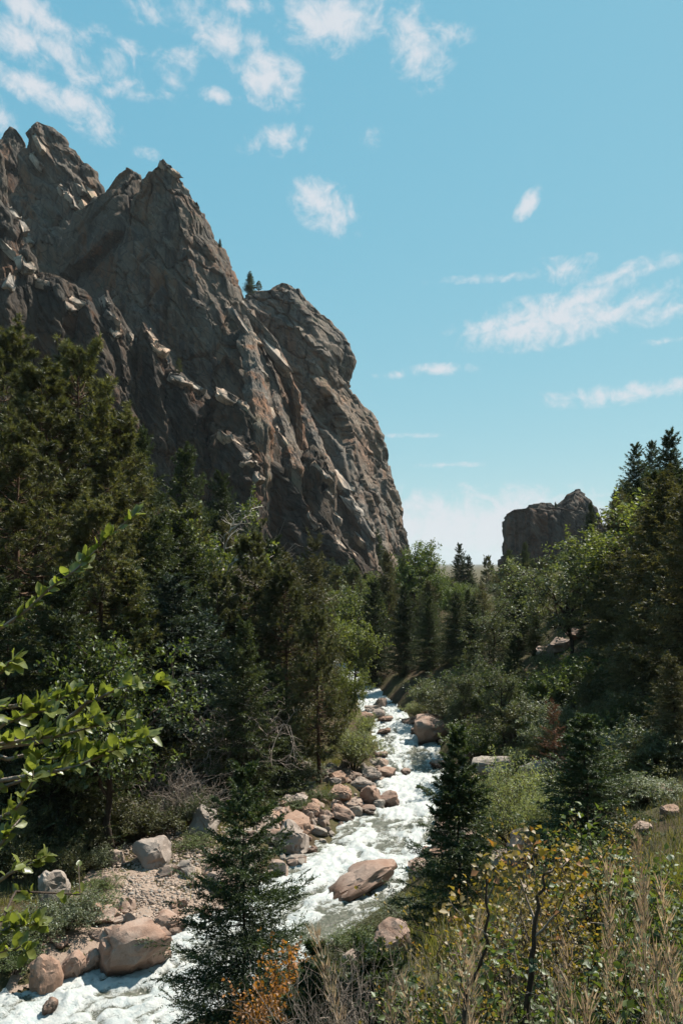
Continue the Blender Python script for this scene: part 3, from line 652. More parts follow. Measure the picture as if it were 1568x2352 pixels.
def grow(P, n, t0, t1, ln, spread, up, k, rng, wob=.08):
    m=P.shape[0]; K=P.shape[1]
    t=t0+(t1-t0)*(np.arange(n)[None]+rng.random((m,n)))/n; ix=t*(K-1); i0=np.minimum(ix.astype(int),K-2); fr=(ix-i0)[...,None]; b=np.arange(m)[:,None]
    st=P[b,i0]*(1-fr)+P[b,i0+1]*fr; d0=unit(P[b,i0+1]-P[b,i0]); r=unit(rng.normal(size=st.shape)); r=unit(r-(r*d0).sum(-1,keepdims=True)*d0)
    d=unit(d0*(1-spread)+r*spread+np.array([0,0,up])); L=ln*(.6+.8*rng.random((m,n)))
    s=np.linspace(0,1,k); C=st[:,:,None,:]+d[:,:,None,:]*(L[:,:,None]*s)[...,None]
    w=np.cumsum(rng.normal(0,1,(m,n,k,3)),2)*wob/k**.5*L[:,:,None,None]; w-=w[:,:,:1]; C=C+w
    return C.reshape(m*n,k,3)
def broadleaf(seed, H, trunkh, R, mat, bark, n1=9, n2=7, n3=6, nl=9, leaf=(.11,.07), lean=(0,0), up=(.35,.2,.05), bare=0.0, tw=.5, t0=.45):
    rng=np.random.default_rng(seed); kt=8
    tr=np.zeros((1,kt,3)); s=np.linspace(0,1,kt); tr[0,:,2]=-.03*H+(trunkh*1.5+.03*H)*s; tr[0,:,0]=lean[0]*s**1.5*H; tr[0,:,1]=lean[1]*s**1.5*H
    tr[0,1:,:2]+=np.cumsum(rng.normal(0,.012*H,(kt-1,2)),0)
    l1=grow(tr,n1,t0,1.0,R*.85,.62,up[0],6,rng,.25); l2=grow(l1,n2,.25,1.0,R*.48,.6,up[1],5,rng,.25); l3=grow(l2,n3,.2,1.0,R*.24,.65,up[2],4,rng,.2)
    a=Acc(); a.add(*tubes(tr,(.020*H*(1-.55*s))[None],8)); q=lambda k:(1-.75*np.linspace(0,1,k))[None]
    a.add(*tubes(l1,.0085*H*q(6)*np.ones((len(l1),1)),5)); a.add(*tubes(l2,.0036*H*q(5)*np.ones((len(l2),1)),4)); a.add(*tubes(l3,.0016*H*q(4)*np.ones((len(l3),1)),3))
    trunk=a.mesh('trunk',bark,True)
    if nl==0: return trunk,None
    keep=l3 if bare==0 else l3[np.repeat(rng.random(len(l2))>bare,n3)]
    m=len(keep); t=rng.random((m,nl)); ix=t*3; i0=np.minimum(ix.astype(int),2); fr=(ix-i0)[...,None]; b=np.arange(m)[:,None]
    p=keep[b,i0]*(1-fr)+keep[b,i0+1]*fr+rng.normal(0,.03*R,(m,nl,3)); d=unit(keep[b,i0+1]-keep[b,i0]+rng.normal(0,.8,(m,nl,3)))
    nr=unit(rng.normal(0,.6,(m,nl,3))+np.array([0,0,1.])); sz=(.65+.7*rng.random((m,nl))).ravel()
    V,F=leaves(p.reshape(-1,3),d.reshape(-1,3),nr.reshape(-1,3),leaf[0]*sz,leaf[1]*sz)
    var=np.repeat((.5*rng.random((m,1))+.5*rng.random((m,nl))).ravel(),2)
    return trunk, mk('crown',V,F,mat,var)
def bush(seed, H, R, mat, bark, nst=26, n2=6, nl=22, leaf=(.07,.03), upright=.6, n3=4):
    rng=np.random.default_rng(seed); k=6; s=np.linspace(0,1,k)
    az=rng.random(nst)*6.283; rr=np.sqrt(rng.random(nst)); P=np.zeros((nst,k,3)); d=np.stack([np.cos(az),np.sin(az)],1)
    hh=H*(.95-.45*rr**2)*(.75+.35*rng.random(nst))
    P[:,:,:2]=d[:,None]*(rr*R*.85)[:,None,None]*(s[None,:,None]**(.8+upright)*.85+.15); P[:,:,2]=hh[:,None]*s**(1-.25*rr[:,None])-.05*H*(1-s)
    l2=grow(P,n2,.25,1,.32*R+.12*H,.5,.35,5,rng,.2); l3=grow(l2,n3,.2,1,.16*R+.05*H,.55,.15,4,rng,.2)
    a=Acc(); a.add(*tubes(P,(.010*H*(1-.8*s))[None]*np.ones((nst,1)),4)); q=lambda kk:(1-.7*np.linspace(0,1,kk))[None]
    a.add(*tubes(l2,.0045*H*q(5)*np.ones((len(l2),1)),3)); a.add(*tubes(l3,.0022*H*q(4)*np.ones((len(l3),1)),3))
    st=a.mesh('stems',bark,True)
    if nl==0: return st,None
    m=len(l3); t=rng.random((m,nl))*3; i0=np.minimum(t.astype(int),2); fr=(t-i0)[...,None]; b=np.arange(m)[:,None]
    p=l3[b,i0]*(1-fr)+l3[b,i0+1]*fr+rng.normal(0,.025*R,(m,nl,3)); dd=unit(l3[b,i0+1]-l3[b,i0]+rng.normal(0,.6,(m,nl,3))+np.array([0,0,.2]))
    nr=unit(rng.normal(0,.7,(m,nl,3))+np.array([0,0,1.])); sz=(.6+.8*rng.random((m,nl))).ravel()
    V,F=leaves(p.reshape(-1,3),dd.reshape(-1,3),nr.reshape(-1,3),leaf[0]*sz,leaf[1]*sz)
    var=np.repeat((.5*rng.random((m,1))+.5*rng.random((m,nl))).ravel(),2)
    return st, mk('foliage',V,F,mat,var)

# prototypes: height 1:1 in metres at the size given; (meshes, height)
def rebark(tr, mat): pass
PR = {}
for i in range(4):
    PR['spruce%d'%i] = (conifer(100+i,15,3.3+.3*i,330,16,9,.24,.090,M_spruce,M_bark,.04,.30,.78,.010,.30), 15.0)
for i in range(2):
    PR['old%d'%i] = (conifer(120+i,16,3.9,330,16,9,.25,.085,M_oldspruce,M_bark,.04,.42,.70,.010,.34,hang=.5), 16.0)
    PR['blue%d'%i] = (conifer(130+i,10,2.7,300,16,9,.20,.075,M_bluespruce,M_bark,.03,.12,.75,.010,.25), 10.0)
for i in range(3):
    PR['pine%d'%i] = (pine(140+i,18,4.2,170,15,24,M_pine,M_pbark,.12+.07*i,.30,.060), 18.0)
PR['far0'] = (conifer(150,14,3.2,190,10,5,.55,.20,M_spruce,M_bark,.04,.3,.78,.010), 14.0)
PR['far1'] = (pine(151,14,3.6,80,10,16,M_pine,M_pbark,.12,.60,.16), 14.0)
PR['mid'] = (conifer(155,5,1.45,230,18,10,.10,.036,M_near,M_bark,.02,.15,.75,.010,.22), 5.0)
PR['redp'] = (conifer(156,4,.9,120,12,5,.09,.02,M_red,M_bark,.05,.1,.8,.012,.3), 4.0)
PR['broad0'] = (broadleaf(160,9,3.4,4.2,M_broad2,M_bark,11,7,6,20,(.20,.12)), 9.0)
PR['broad1'] = (broadleaf(161,9,3.0,3.6,M_broad,M_bark,11,7,6,20,(.20,.13)), 9.0)
PR['broad2'] = (broadleaf(162,8,2.6,3.2,M_bright,M_bark,10,7,6,20,(.18,.12)), 8.0)
PR['broad3'] = (broadleaf(163,9,4.2,3.0,M_broad2,M_bark,14,7,6,16,(.17,.10),up=(.25,-.05,-.25),t0=.25), 9.0)
PR['half'] = (broadleaf(164,9,4.4,3.0,M_bright,M_whitetwig,9,7,6,20,(.18,.12),bare=.45), 9.0)
PR['bare0'] = (broadleaf(165,5,1.6,2.2,None,M_twig,10,8,7,0,up=(.5,.25,.1)), 5.0)
PR['bare1'] = (broadleaf(166,5,1.0,2.4,None,M_twig,12,8,7,0,up=(.1,-.1,-.25)), 5.0)
PR['willow'] = (bush(170,2.2,1.9,M_willow,M_stem,40,6,16,(.085,.024),.5), 2.2)
PR['shrub0'] = (bush(171,2.0,1.6,M_broad,M_stem,26,6,14,(.09,.05)), 2.0)
PR['shrub1'] = (bush(172,2.0,1.7,M_olive,M_stem,26,6,14,(.085,.045)), 2.0)
PR['shrub2'] = (bush(173,1.8,1.5,M_broad2,M_stem,26,6,14,(.085,.04)), 1.8)
PR['reed'] = (bush(174,1.5,.8,M_willow,M_stem,30,4,12,(.10,.018),.9), 1.5)
PR['gold'] = (bush(175,1.6,1.0,M_gold,M_stem,24,7,7,(.034,.029),.5), 1.6)
PR['greenlow'] = (bush(176,1.2,.9,M_broad,M_stem,22,5,10,(.045,.03),.4), 1.2)
PR['orange'] = (bush(178,1.4,.9,M_orange,M_stem,16,4,3,(.075,.06),.5), 1.4)
PR['twigs'] = (bush(177,1.6,1.4,None,M_twig,26,7,0), 1.6)

def top_z(me):
    co = np.empty(len(me.vertices)*3, np.float32); me.vertices.foreach_get('co', co); co = co.reshape(-1,3); return float(np.percentile(co[:,2],99.9))
for k,(ms,h) in list(PR.items()):
    tall = max(top_z(m) for m in ms if m); PR[k] = (ms, tall)
def put(proto, name, label, cat, loc, h, wx=1.0, rz=None, group=None, tilt=0, names=('trunk','crown')):
    ms, ph = PR[proto]; s = h/ph
    o = thing(name, label, cat, loc, group)
    o.rotation_euler = (random.uniform(-.03,.03), tilt, random.uniform(0,6.28) if rz is None else rz); o.scale = (s*wx, s*wx, s)
    for m, nm in zip(ms, names):
        if m: c = obj(nm, m, o)
    return o
def tree_px(proto, px, top, Y, label, name, cat='tree', wx=1.0, group=None, tilt=0, sink=0.1, rz=None, names=('trunk','crown')):
    p = at_y(px, top, Y); z = TZ(p[0], p[1])-sink
    return put(proto, name, label, cat, (p[0],p[1],z), max(p[2]-z,.4), wx, rz, group, tilt, names)

# ------------------------------------------------------------------ trees, surveyed one by one
SP, PI_, BT = 'spruce_tree','pine_tree','broadleaf_tree'
TREES = [
 # left slope
 ('pine0',105,790,46,'tall olive-brown pine standing highest at the left edge below the cliff',PI_,1.15),
 ('pine1',185,775,50,'tall pine just right of the leftmost pine, its tip against dark cliff',PI_,1.0),
 ('pine2',12,735,58,'dark pine cut by the left edge, behind the tallest pine',PI_,1.0),
 ('pine2',262,930,52,'bushy pine on the right shoulder of the two tallest left pines',PI_,1.1),
 ('spruce0',334,985,66,'slim dark spruce right of the tall left pines, below the cliff shelf',SP,.85),
 ('spruce1',430,1020,74,'pointed dark spruce behind the half-dead bright green tree',SP,.85),
 ('spruce2',508,1085,82,'dark spruce right behind the crown of the half-dead bright tree',SP,.9),
 ('half',492,1115,56,'half-dead tree with bright green crown and bleached bare limbs on the left',BT,.9),
 ('bare0',622,1205,62,'bare grey tree with twiggy crown in front of the cliff foot','bare_tree',.8),
 ('pine1',40,960,40,'broad pine at the left edge below the tallest pines',PI_,1.1),
 ('pine2',230,1130,40,'olive pine filling the left slope below the two tall pines',PI_,1.1),
 ('spruce3',355,1180,50,'dark conifer between the left pines and the half-dead tree',SP,1.0),
 ('pine0',585,1195,50,'tall straight pine left of centre with a dark bare lower trunk',PI_,1.0),
 ('old0',716,1222,62,'straight conifer with layered branches in front of the cliff toe',SP,.75),
 ('blue0',395,1320,42,'blue-grey spruce on the left slope beneath the half-dead tree',SP,1.25),
 ('blue1',470,1400,44,'shorter blue-grey spruce right of the larger blue-grey one',SP,1.1),
 ('pine2',655,1290,46,'open-crowned pine between the two straight trunks left of the river',PI_,.95),
 ('pine1',735,1395,42.5,'pine nearest the river on the left bank with a straight dark trunk',PI_,.9),
 ('pine0',500,1290,48,'pine left of the tall straight pine, in the dark of the left bank',PI_,.95),
 ('spruce1',300,1290,40,'dark spruce on the left slope left of the blue-grey spruce',SP,1.1),
 ('spruce0',150,1300,34,'dark spruce low on the left slope behind the leafy branches',SP,1.15),
 ('spruce2',30,1330,34,'dark spruce at the left edge behind the leafy branches',SP,1.1),
 ('broad1',270,1465,33,'light leafy tree on the left slope with a rounded crown',BT,.9),
 ('spruce3',175,1600,34,'dark young spruce low on the left slope above the bank shrubs',SP,1.2),
 ('spruce0',60,1620,34,'dark young spruce at the left edge above the bank shrubs',SP,1.2),
 ('bare1',545,1560,40,'small grey leafless tree before the dark pine trunks',  'bare_tree',.8),
 ('spruce1',560,1420,39,'dark spruce behind the small leafless grey tree',SP,1.0),
 ('spruce2',640,1530,41,'low dark spruce between the pine trunks left of the river',SP,1.1),
 # valley floor, centre
 ('broad2',812,1335,92,'bright green leafy tree at the foot of the cliff toe',BT,.9),
 ('old1',890,1262,98,'brownish conifer at the cliff toe just left of the tall leafy tree',SP,.8),
 ('broad1',948,1240,104,'tall rounded leafy tree in the gap right of the big cliff',BT,.85),
 ('broad1',1000,1300,104,'leafy tree on the right shoulder of the tall rounded one',BT,.8),
 ('spruce1',860,1330,80,'dark conifer over the upper end of the river',SP,.9),
 ('spruce0',930,1345,76,'dark conifer right above the far bend of the river',SP,1.0),
 ('spruce2',985,1370,72,'broad dark conifer right of the far river bend',SP,1.05),
 ('spruce3',1045,1360,70,'dark conifer behind the pale leafy trees right of the river',SP,1.0),
 ('broad2',812,1400,68,'yellow-green leafy tree drooping over the upper river from the left',BT,.75),
 ('broad2',790,1520,50,'light green leafy small tree on the left bank beside the river',BT,.5),
 ('spruce2',1054,1248,150,'lone slim spruce against the pale sky in the valley gap',SP,.8),
 ('spruce1',1076,1275,150,'smaller spruce touching the lone slim one in the valley gap',SP,.8),
 ('pine1',1121,1275,140,'small round-topped pine between the lone spruce and the far cliff',PI_,.9),
 ('spruce3',1166,1262,135,'spruce standing before the left edge of the far right cliff',SP,.85),
 ('spruce0',1207,1245,130,'dark spruce in front of the far right cliff face',SP,.8),
 ('bare0',1112,1335,105,'greyish pink leafless tree in the valley gap','bare_tree',1.1),
 # right side
 ('broad0',1300,1222,54,'large leafy tree with forked dark trunk in front of the far cliff',BT,1.05),
 ('broad3',1125,1370,60,'pale grey-green leafy tree hanging toward the river on the right',BT,.9),
 ('broad3',1175,1335,64,'pale leafy tree behind the one hanging toward the river',BT,.9),
 ('broad3',1155,1500,44,'pale willowy tree leaning over the dark right bank',BT,.75),
 ('spruce0',1355,1155,95,'spruce at the right foot of the far cliff against the sky',SP,.75),
 ('spruce1',1408,1128,78,'dark spruce on the right skyline left of the big group',SP,.85),
 ('spruce2',1462,1018,74,'tall dark spruce on the right skyline, left of the pair',SP,.95),
 ('spruce3',1495,1012,80,'slim spruce on the right skyline between two bigger ones',SP,.7),
 ('spruce0',1535,985,66,'tallest dark spruce on the right skyline near the edge',SP,1.0),
 ('broad2',1455,1130,70,'light green leafy tree among the dark spruces on the right skyline',BT,.7),
 ('old1',1440,1190,56,'brownish spruce below the right skyline spruces',SP,.95),
 ('old0',1500,1150,46,'dry-looking brown spruce in front of the right skyline group',SP,.95),
 ('old1',1580,1120,32,'big brown-tipped spruce with drooping limbs at the right edge',SP,1.1),
 ('old0',1450,1400,34,'brown-green drooping spruce on the right slope by the big leafy tree',SP,1.1),
 ('old1',1545,1500,27,'drooping spruce low at the right edge',SP,1.15),
 ('spruce1',1395,1290,50,'dark conifer right behind the large leafy tree',SP,1.0),
 ('spruce2',1230,1400,60,'dark conifer behind the trunk of the large leafy tree',SP,1.0),
 ('spruce3',1400,1560,36,'dark spruce on the right slope behind the young green spruce',SP,1.1),
 ('spruce0',1180,1470,52,'dark conifer above the right bank behind the willowy tree',SP,1.1),
 ('redp',1272,1605,30,'small dead conifer with rusty red needles on the right slope','dead_conifer',1.0),
 ('mid',1342,1640,20,'young green spruce on the right slope above the golden shrubs',SP,1.5),
 ('broad3',1243,1475,51,'pale leafy tree left of the forked dark trunk on the right slope',BT,.9),
 ('spruce3',1335,1430,58,'dark conifer just right of the forked dark trunk',SP,1.1),
 ('old0',1385,1370,47,'brownish spruce between the forked trunk and the drooping spruces',SP,1.05),
 ('broad1',1205,1560,45,'low leafy tree on the right bank above the pale slabs',BT,.9),
 ('spruce1',1290,1560,43,'dark spruce at the foot of the forked trunk',SP,1.2),
 ('broad3',1070,1500,50,'pale leafy small tree beside the upper river on the right',BT,.8),
 ('old1',1350,1545,39,'brown-green spruce behind the young green spruce',SP,1.2),
 ('broad0',1440,1560,33,'grey-green leafy tree low on the right slope',BT,.8),
 # on the cliff
 ('far0',574,622,296,'small spruce on the cliff skyline notch','spruce_tree',1.2),
 ('far1',594,645,296,'round pine bush right beside the small spruce on the cliff notch',PI_,1.6),
 ('far0',505,548,290,'tiny windswept conifer on the main peak ridge',SP,1.0),
 ('far1',410,822,236,'little pine growing on the cliff shelf above bright slabs',PI_,1.0),
 ('far1',528,905,238,'little pine on the shelf ledge in mid cliff',PI_,1.0),
 ('far0',866,1215,300,'thin conifer against the foot of the cliff toe',SP,.8),
 ('far0',1275,1152,417,'tiny conifer on the rim of the far right cliff',SP,1.0),
]
ledge = {574:(at_y(574,672,296),), 594:(at_y(594,668,296),), 505:(at_y(505,568,290),), 410:(at_y(410,862,236),), 528:(at_y(528,945,238),), 1275:(at_y(1275,1176,417),)}
for (pr,px,top,Y,lab,nm,wx) in TREES:
    if px in ledge and top in (622,645,548,822,905,1152):
        b = ledge[px][0]; p = at_y(px,top,Y); put(pr,nm,lab,'tree',(b[0],b[1],b[2]),p[2]-b[2],wx)
    else:
        tree_px(pr,px,top,Y,lab,nm,'tree',wx)
# packed forest between them
HIDDEN = {0,1,2,4,10,12,15,16,17,19,20,22,24,26,27,29,37,38,42,43,46,49,50,51,52,55,56,58,60,61,69,72,73,77,78,84,85,86,87,89,91,92,95,98,101,105,106,110,113,119,120,127,128,132,136,138,144,146,147,149,151,153,157,159,161,166,168,173,177,183,186,188,189,191,194,195,196,199,201,204,211,214,216,220,222,223,224,226,228,234,235,239,240,241,243,253,254,255,256,257,258,267,271,272,276,278,281,284,290,291,292,295,296,297,299,300,301,309,312,316,319,320,321,322,324,326,329,332,337,339,342,345,348,349,351,352,357,358,361,363,366,367,371,372,375,377,384,387,389,397,398,399,400,403,406,409,411,413,416,417,422,425,429,437,439,440,444,451,453,457,462,466,469,473,479,484,486,488,491,495,496,497,504,506,508,509,511,519,523,525,526,533,534,540,542,545,557,561,564,566,567,571,573,576,577,581,588,590,593,596,603,605,614,615,619,626,632,633,644,646,647,648,649,657,659,661,664,667,671,680,690,692,706,707,718,719,720,721,723,726,733,740,743,746,747,753,754,770,772,777,789,790,793,794,800,801,804,806,807,811,815,820,824,827,828,836,844,847,848,850,852,862,865,867,868,873,885,897,898,901,909,916,924,930,934,945,974,980,985,993,996,999,1000,1007,1011,1012,1014,1019,1023,1043,1044,1047,1070,1073,1092,1100,1105,1116,1138,1141,1147,1148,1158,1177,1200,1203,1232,1236,1241,1244,1246,1275,1283,1289,1299,1312,1319,1332,1367,1368,1372,1384,1396,1397,1401,1419,1453,1471,1503,1543,1550,1552,1566,1579,1589,1598,1607,1631,1632,1669,1711,1713,1726,1756,1768,1776,1817,1842,1854,1940,1956,1990,2053,2100,2110,2123,2155,2195,2209,2276,2338,2389,2497,2552,2555,2789,2895,3021,3079,3203,3457,3612,3862,4083,4695,5297,6065,6302,6374,6388}        # forest places that no part of this view shows: left empty
HIDDEN_LOW = {1,5,6,7,8,10,11,12,13,15,16,17,18,21,24,27,31,32,33,34,35,37,40,44,45,46,50,53,54,59,60,61,62,63,64,65,66,68,71,72,74,76,77,80,81,86,87,88,89,90,91,92,97,98,99,104,105,107,108,110,112,115,116,118,119,121,122,123,125,126,127,128,133,134,135,136,138,140,142,143,146,149,150,155,156,157,158,160,161,162,163,164,165,166,168,169,170,172,173,175,176,177,178,179,181,182,183,185,186,187,188,189,190,192,193,194,195,197,198,200,201,203,204,205,206,208,212,213,214,215,218,219,221,223,224,225,226,228,233,234,235,237,239,240,242,243,244,245,246,248,252,253,255,257,258,261,263,264,266,267,268,270,272,273,276,277,278,279,280,284,286,287,288,292,294,296,297,298,300,301,302,303,305,306,308,310,313,314,315,318,319,320,323,325,326,327,329}
FOREST = {}; LOWG = {}
def forest():
    rng = np.random.default_rng(5); cnt = {'left':0,'right':0,'mid':0}; cap = {'left':210,'right':240,'mid':110}; pts = []
    for k in range(9000):
        zone = ('left','right','mid')[rng.choice(3,p=(.45,.4,.15))]
        if cnt[zone] >= cap[zone]: continue
        if zone == 'left': Y = rng.uniform(48,230); px = rng.uniform(-120, 860 if Y>95 else 690)
        elif zone == 'right': Y = 34+rng.random()**1.7*220; px = rng.uniform(1040,1680)
        else: Y = rng.uniform(92,230); px = rng.uniform(760,1190)
        p = at_y(px,1295,Y); e,sd = river(np.array([[p[0],p[1]]]))
        if e[0]<(4 if zone=='mid' else 6): continue
        if any((p[0]-q[0])**2+(p[1]-q[1])**2 < (2.2+Y*.012)**2 for q in pts): continue
        z = TZ(p[0],p[1]); h = rng.uniform(7,15)
        lim = np.interp(px,[-120,0,80,250,330,520,640,720,860,940,1030,1090,1180,1350,1400,1440,1680],[700,760,830,920,1010,1120,1235,1255,1300,1290,1320,1335,1290,1235,1200,1080,1030])+rng.uniform(0,60)
        if zone=='right' and Y<63 and px<1410: lim = 1500+rng.uniform(0,60)
        ty = lambda hh: 1295-1829*(z+hh-H_EYE)/Y
        if ty(h) < lim: h = (1295-lim)/1829*Y+H_EYE-z
        if h < 3.0: continue
        if zone=='right' and Y<58 and px<1230 and e[0]<9: continue
        if zone=='right' and Y<47 and px<1480: continue
        pr = ['spruce0','spruce1','spruce2','spruce3','pine1','pine2','old0','old1'][rng.integers(8)] if Y<120 else ['far0','far1','far0'][rng.integers(3)]
        if rng.random()<(.5 if zone=='right' and Y<63 and px<1410 else .10): pr = ['broad1','broad0','broad2','broad3'][rng.integers(4)]; h = min(h,8)
        nm = PI_ if ('pine' in pr or pr=='far1') else (BT if 'broad' in pr else SP); kd = {PI_:'pine',BT:'leafy tree',SP:'spruce'}[nm]
        place = {'left':'packed in the dark forest on the slope below the left cliff','right':'packed in the dark forest on the right valley slope','mid':'packed in the dark wood at the far end of the valley'}[zone]
        wv_, rv_ = rng.uniform(.95,1.3), rng.uniform(0,6.28)
        if k in HIDDEN: pts.append(p); cnt[zone] += 1; continue
        o = put(pr, nm, kd+' '+place, 'tree', (p[0],p[1],z-.1), h, wv_, rv_, kd+' '+{'left':'forest on the left slope','right':'forest on the right slope','mid':'wood at the valley end'}[zone])
        pts.append(p); cnt[zone] += 1; FOREST[o.name] = k
    n = 0
    for k in range(4000):    # low growth under the trees
        if n >= 260: break
        Y = rng.uniform(26,125); px = rng.uniform(-100,1660); p = at_y(px,1295,Y); e,sd = river(np.array([[p[0],p[1]]]))
        if e[0]<(5 if sd[0]<0 else 4.5) or (sd[0]>0 and Y<32 and px<1330): continue
        pr, hh, wv_, rv_ = ['shrub0','shrub1','shrub2'][rng.integers(3)], rng.uniform(.8,2.4), rng.uniform(.9,1.4), rng.uniform(0,6.28); n += 1
        if k in HIDDEN_LOW: continue
        sdn = 'left' if sd[0]<0 else 'right'
        o = put(pr,'shrub','low leafy shrub in the undergrowth beneath the '+sdn+' bank trees','shrub',(p[0],p[1],TZ(p[0],p[1])-.05),hh,wv_,rv_,'undergrowth on the '+sdn+' bank',names=('stems','foliage')); LOWG[o.name] = k
forest()

# ------------------------------------------------------------------ shrubs and bank plants
def ground_hit(px, py):
    d = ray(px,py); k = np.geomspace(2,200,500); Q = d[None]*k[:,None]; g = np.maximum(terrain(Q[:,:2]),0.0)
    return Q[np.argmax(Q[:,2]+H_EYE <= g)]
SHRUBS = [  # kind, foot in view, height and width in view
 ('willow',1190,1955,215,235,'large pale green willow shrub beside the river on the right bank'),
 ('willow',1100,1930,140,110,'smaller pale willow shrub at the water side of the large one'),
 ('willow',1262,1960,150,115,'pale willow shrub below the young spruce on the right'),
 ('shrub2',1000,1640,95,95,'grey-green shrub above the dark boulders on the right bank'),
 ('reed',962,1655,42,62,'light reedy tuft behind the boulders right of the river'),
 ('reed',1190,1768,45,75,'light reedy tuft on the flat slab on the right bank'),
 ('reed',810,1775,112,95,'tall pale green willow tuft at the left edge of the water'),
 ('reed',838,1700,60,42,'smaller pale tuft reaching over the water on the left'),
 ('shrub1',445,1800,145,180,'olive shrub on the left bank above the bleached twigs'),
 ('shrub1',325,1810,130,160,'olive shrub left of the larger one on the left bank'),
 ('twigs',410,1890,140,180,'tangle of bare grey twigs hanging over the left bank'),
 ('twigs',535,1775,75,120,'bare grey twigs right of the olive shrubs'),
 ('twigs',300,1760,110,150,'bare twigs among the leaves on the left slope'),
 ('shrub0',130,1650,140,170,'light green shrub behind the leafy foreground branches'),
 ('shrub0',245,1610,130,160,'light green shrub right of the one behind the leafy branches'),
 ('shrub2',90,1910,140,190,'dull green shrub on the left bank above the grey rock'),
 ('shrub1',205,1930,130,170,'olive shrub above the rounded rocks on the left bank'),
 ('shrub1',20,2020,150,140,'olive shrub at the left edge above the grey rock'),
 ('shrub1',330,1925,95,150,'dark olive shrub behind the rounded pink boulder'),
 ('shrub2',165,2140,85,130,'grey-green shrub between the grey rock and the big boulder'),
 ('shrub2',55,2175,90,130,'grey-green shrub at the left edge below the grey rock'),
 ('shrub0',35,2235,70,110,'green leafy shrub at the lower left edge above small boulders'),
 ('greenlow',240,2045,45,65,'low green shrub on the edge of the gravel bar'),
 ('greenlow',215,2095,60,110,'low green shrub behind the biggest left bank boulder'),
 ('greenlow',455,1948,36,85,'low green clump at the back of the gravel bar'),
 ('greenlow',680,1864,36,62,'low green clump among the left bank rocks'),
 ('greenlow',735,1838,36,55,'low green clump by the water among left bank boulders'),
 ('shrub2',690,1795,50,95,'grey-green shrub below the river pine'),
 ('shrub0',1330,2000,95,130,'green shrub behind the golden shrubs on the right'),
 ('shrub1',1480,1795,95,160,'olive shrub on the right slope'),
 ('shrub0',1090,1745,90,130,'green shrub in the shade above the right bank'),
 ('shrub1',1045,1662,62,115,'olive shrub behind the large dark boulder on the right bank'),
]
SHRUBS += [
 ('shrub1',765,2238,70,110,'dark olive shrub on the near right water edge at bottom centre'),
 ('shrub0',812,2196,64,100,'green shrub on the near right water edge above the dark olive one'),
 ('shrub1',862,2160,60,100,'olive shrub on the right water edge beside the near spruce'),
 ('shrub2',915,2120,60,90,'grey-green shrub at the water edge left of the near spruce foot'),
 ('shrub0',700,2300,90,120,'green shrub at the bottom between the two lower spruces'),
 ('reed',1010,2010,40,60,'pale tuft at the water edge behind the near right spruce')]
_low = [(1130,1660,80,130),(1190,1700,90,140),(1250,1690,95,130),(1320,1720,95,120),(1290,1640,105,130),(1380,1700,95,140),(1430,1765,90,150),(1230,1620,95,130),(1340,1600,105,140),(1400,1640,105,150),(1500,1845,70,120),(1425,1855,60,110),(1100,1600,80,120),(1460,1690,100,150),(1530,1760,90,150),(1060,1640,70,110)]
for i_,(a_,b_,c_,d_) in enumerate(_low): SHRUBS.append((('shrub0','shrub1','shrub2','shrub1')[i_%4],a_,b_,c_,d_,'low leafy shrub in the undergrowth beneath the right bank trees'))
def width_of(pr):
    m = [x for x in PR[pr][0] if x][-1]; co = np.empty(len(m.vertices)*3,np.float32); m.vertices.foreach_get('co',co); co = co.reshape(-1,3); return float(np.percentile(co[:,0],98)-np.percentile(co[:,0],2))
for (pr,px,py,hp,wp,lab) in SHRUBS:
    q = ground_hit(px,py); Y = q[1]; h = hp/FPX*Y; w = wp/FPX*Y; z = max(TZ(q[0],q[1]),0)
    put(pr,'shrub',lab,'shrub',(q[0],q[1],z-.03),h,(w/width_of(pr))/(h/PR[pr][1]),group='undergrowth on the right bank' if lab.startswith('low leafy shrub in') else None,names=('stems','foliage'))

# ------------------------------------------------------------------ rocks
def ico(sub):
    import bmesh
    bm = bmesh.new(); bmesh.ops.create_icosphere(bm, subdivisions=sub, radius=1.0)
    V = np.array([v.co[:] for v in bm.verts]); F = np.array([[v.index for v in f.verts] for f in bm.faces]); bm.free(); return V,F
ICO4 = ico(4); ICO3 = ico(3); ICO1 = ico(1)
def boulder_mesh(seed, mat, ang=.5, hi=True, ncut=9):
    rng = np.random.default_rng(seed); V,F = ICO4 if hi else ICO3; V = V.copy()
    V = np.sign(V)*np.abs(V)**(.72 if ang<.7 else .6)                     # blocky start, then broken by flat faces
    n = unit(rng.normal(size=(ncut,3))+np.array([0,0,.15])); h = rng.uniform(.55,.86,ncut)
    for k in range(ncut):
        d = V@n[k]-h[k]; V -= (np.maximum(d,0)*(.72+.26*ang))[:,None]*n[k]
    f,c = facets(V*1.7+seed*3.1, seed, .9); f2,c2 = facets(V*4.2+seed, seed+4, 1.0)
    V += unit(V)*((.05+.07*ang)*f+(.015+.03*ang)*f2-.035*np.exp(-(c/.05)**2)*(.3+ang))[:,None]
    V += unit(V)*(.035*fbm(V*1.3+seed,2,seed)+.018*fbm(V*6+seed,3,seed+3)+.010*fbm(V*16+seed,2,seed+5))[:,None]
    V -= (V.max(0)+V.min(0))/2; V /= np.abs(V).max(0)
    me = mk('boulder',V,F,mat,None,True)
    try: me.set_sharp_from_angle(angle=math.radians(28))
    except Exception: pass
    return me
BM = {('r',i):boulder_mesh(300+i,M_rock,.35) for i in range(4)}
BM.update({('a',i):boulder_mesh(320+i,M_rock,1.0,ncut=8) for i in range(6)})
BM.update({('w',i):boulder_mesh(340+i,M_rockwet,.45) for i in range(4)})
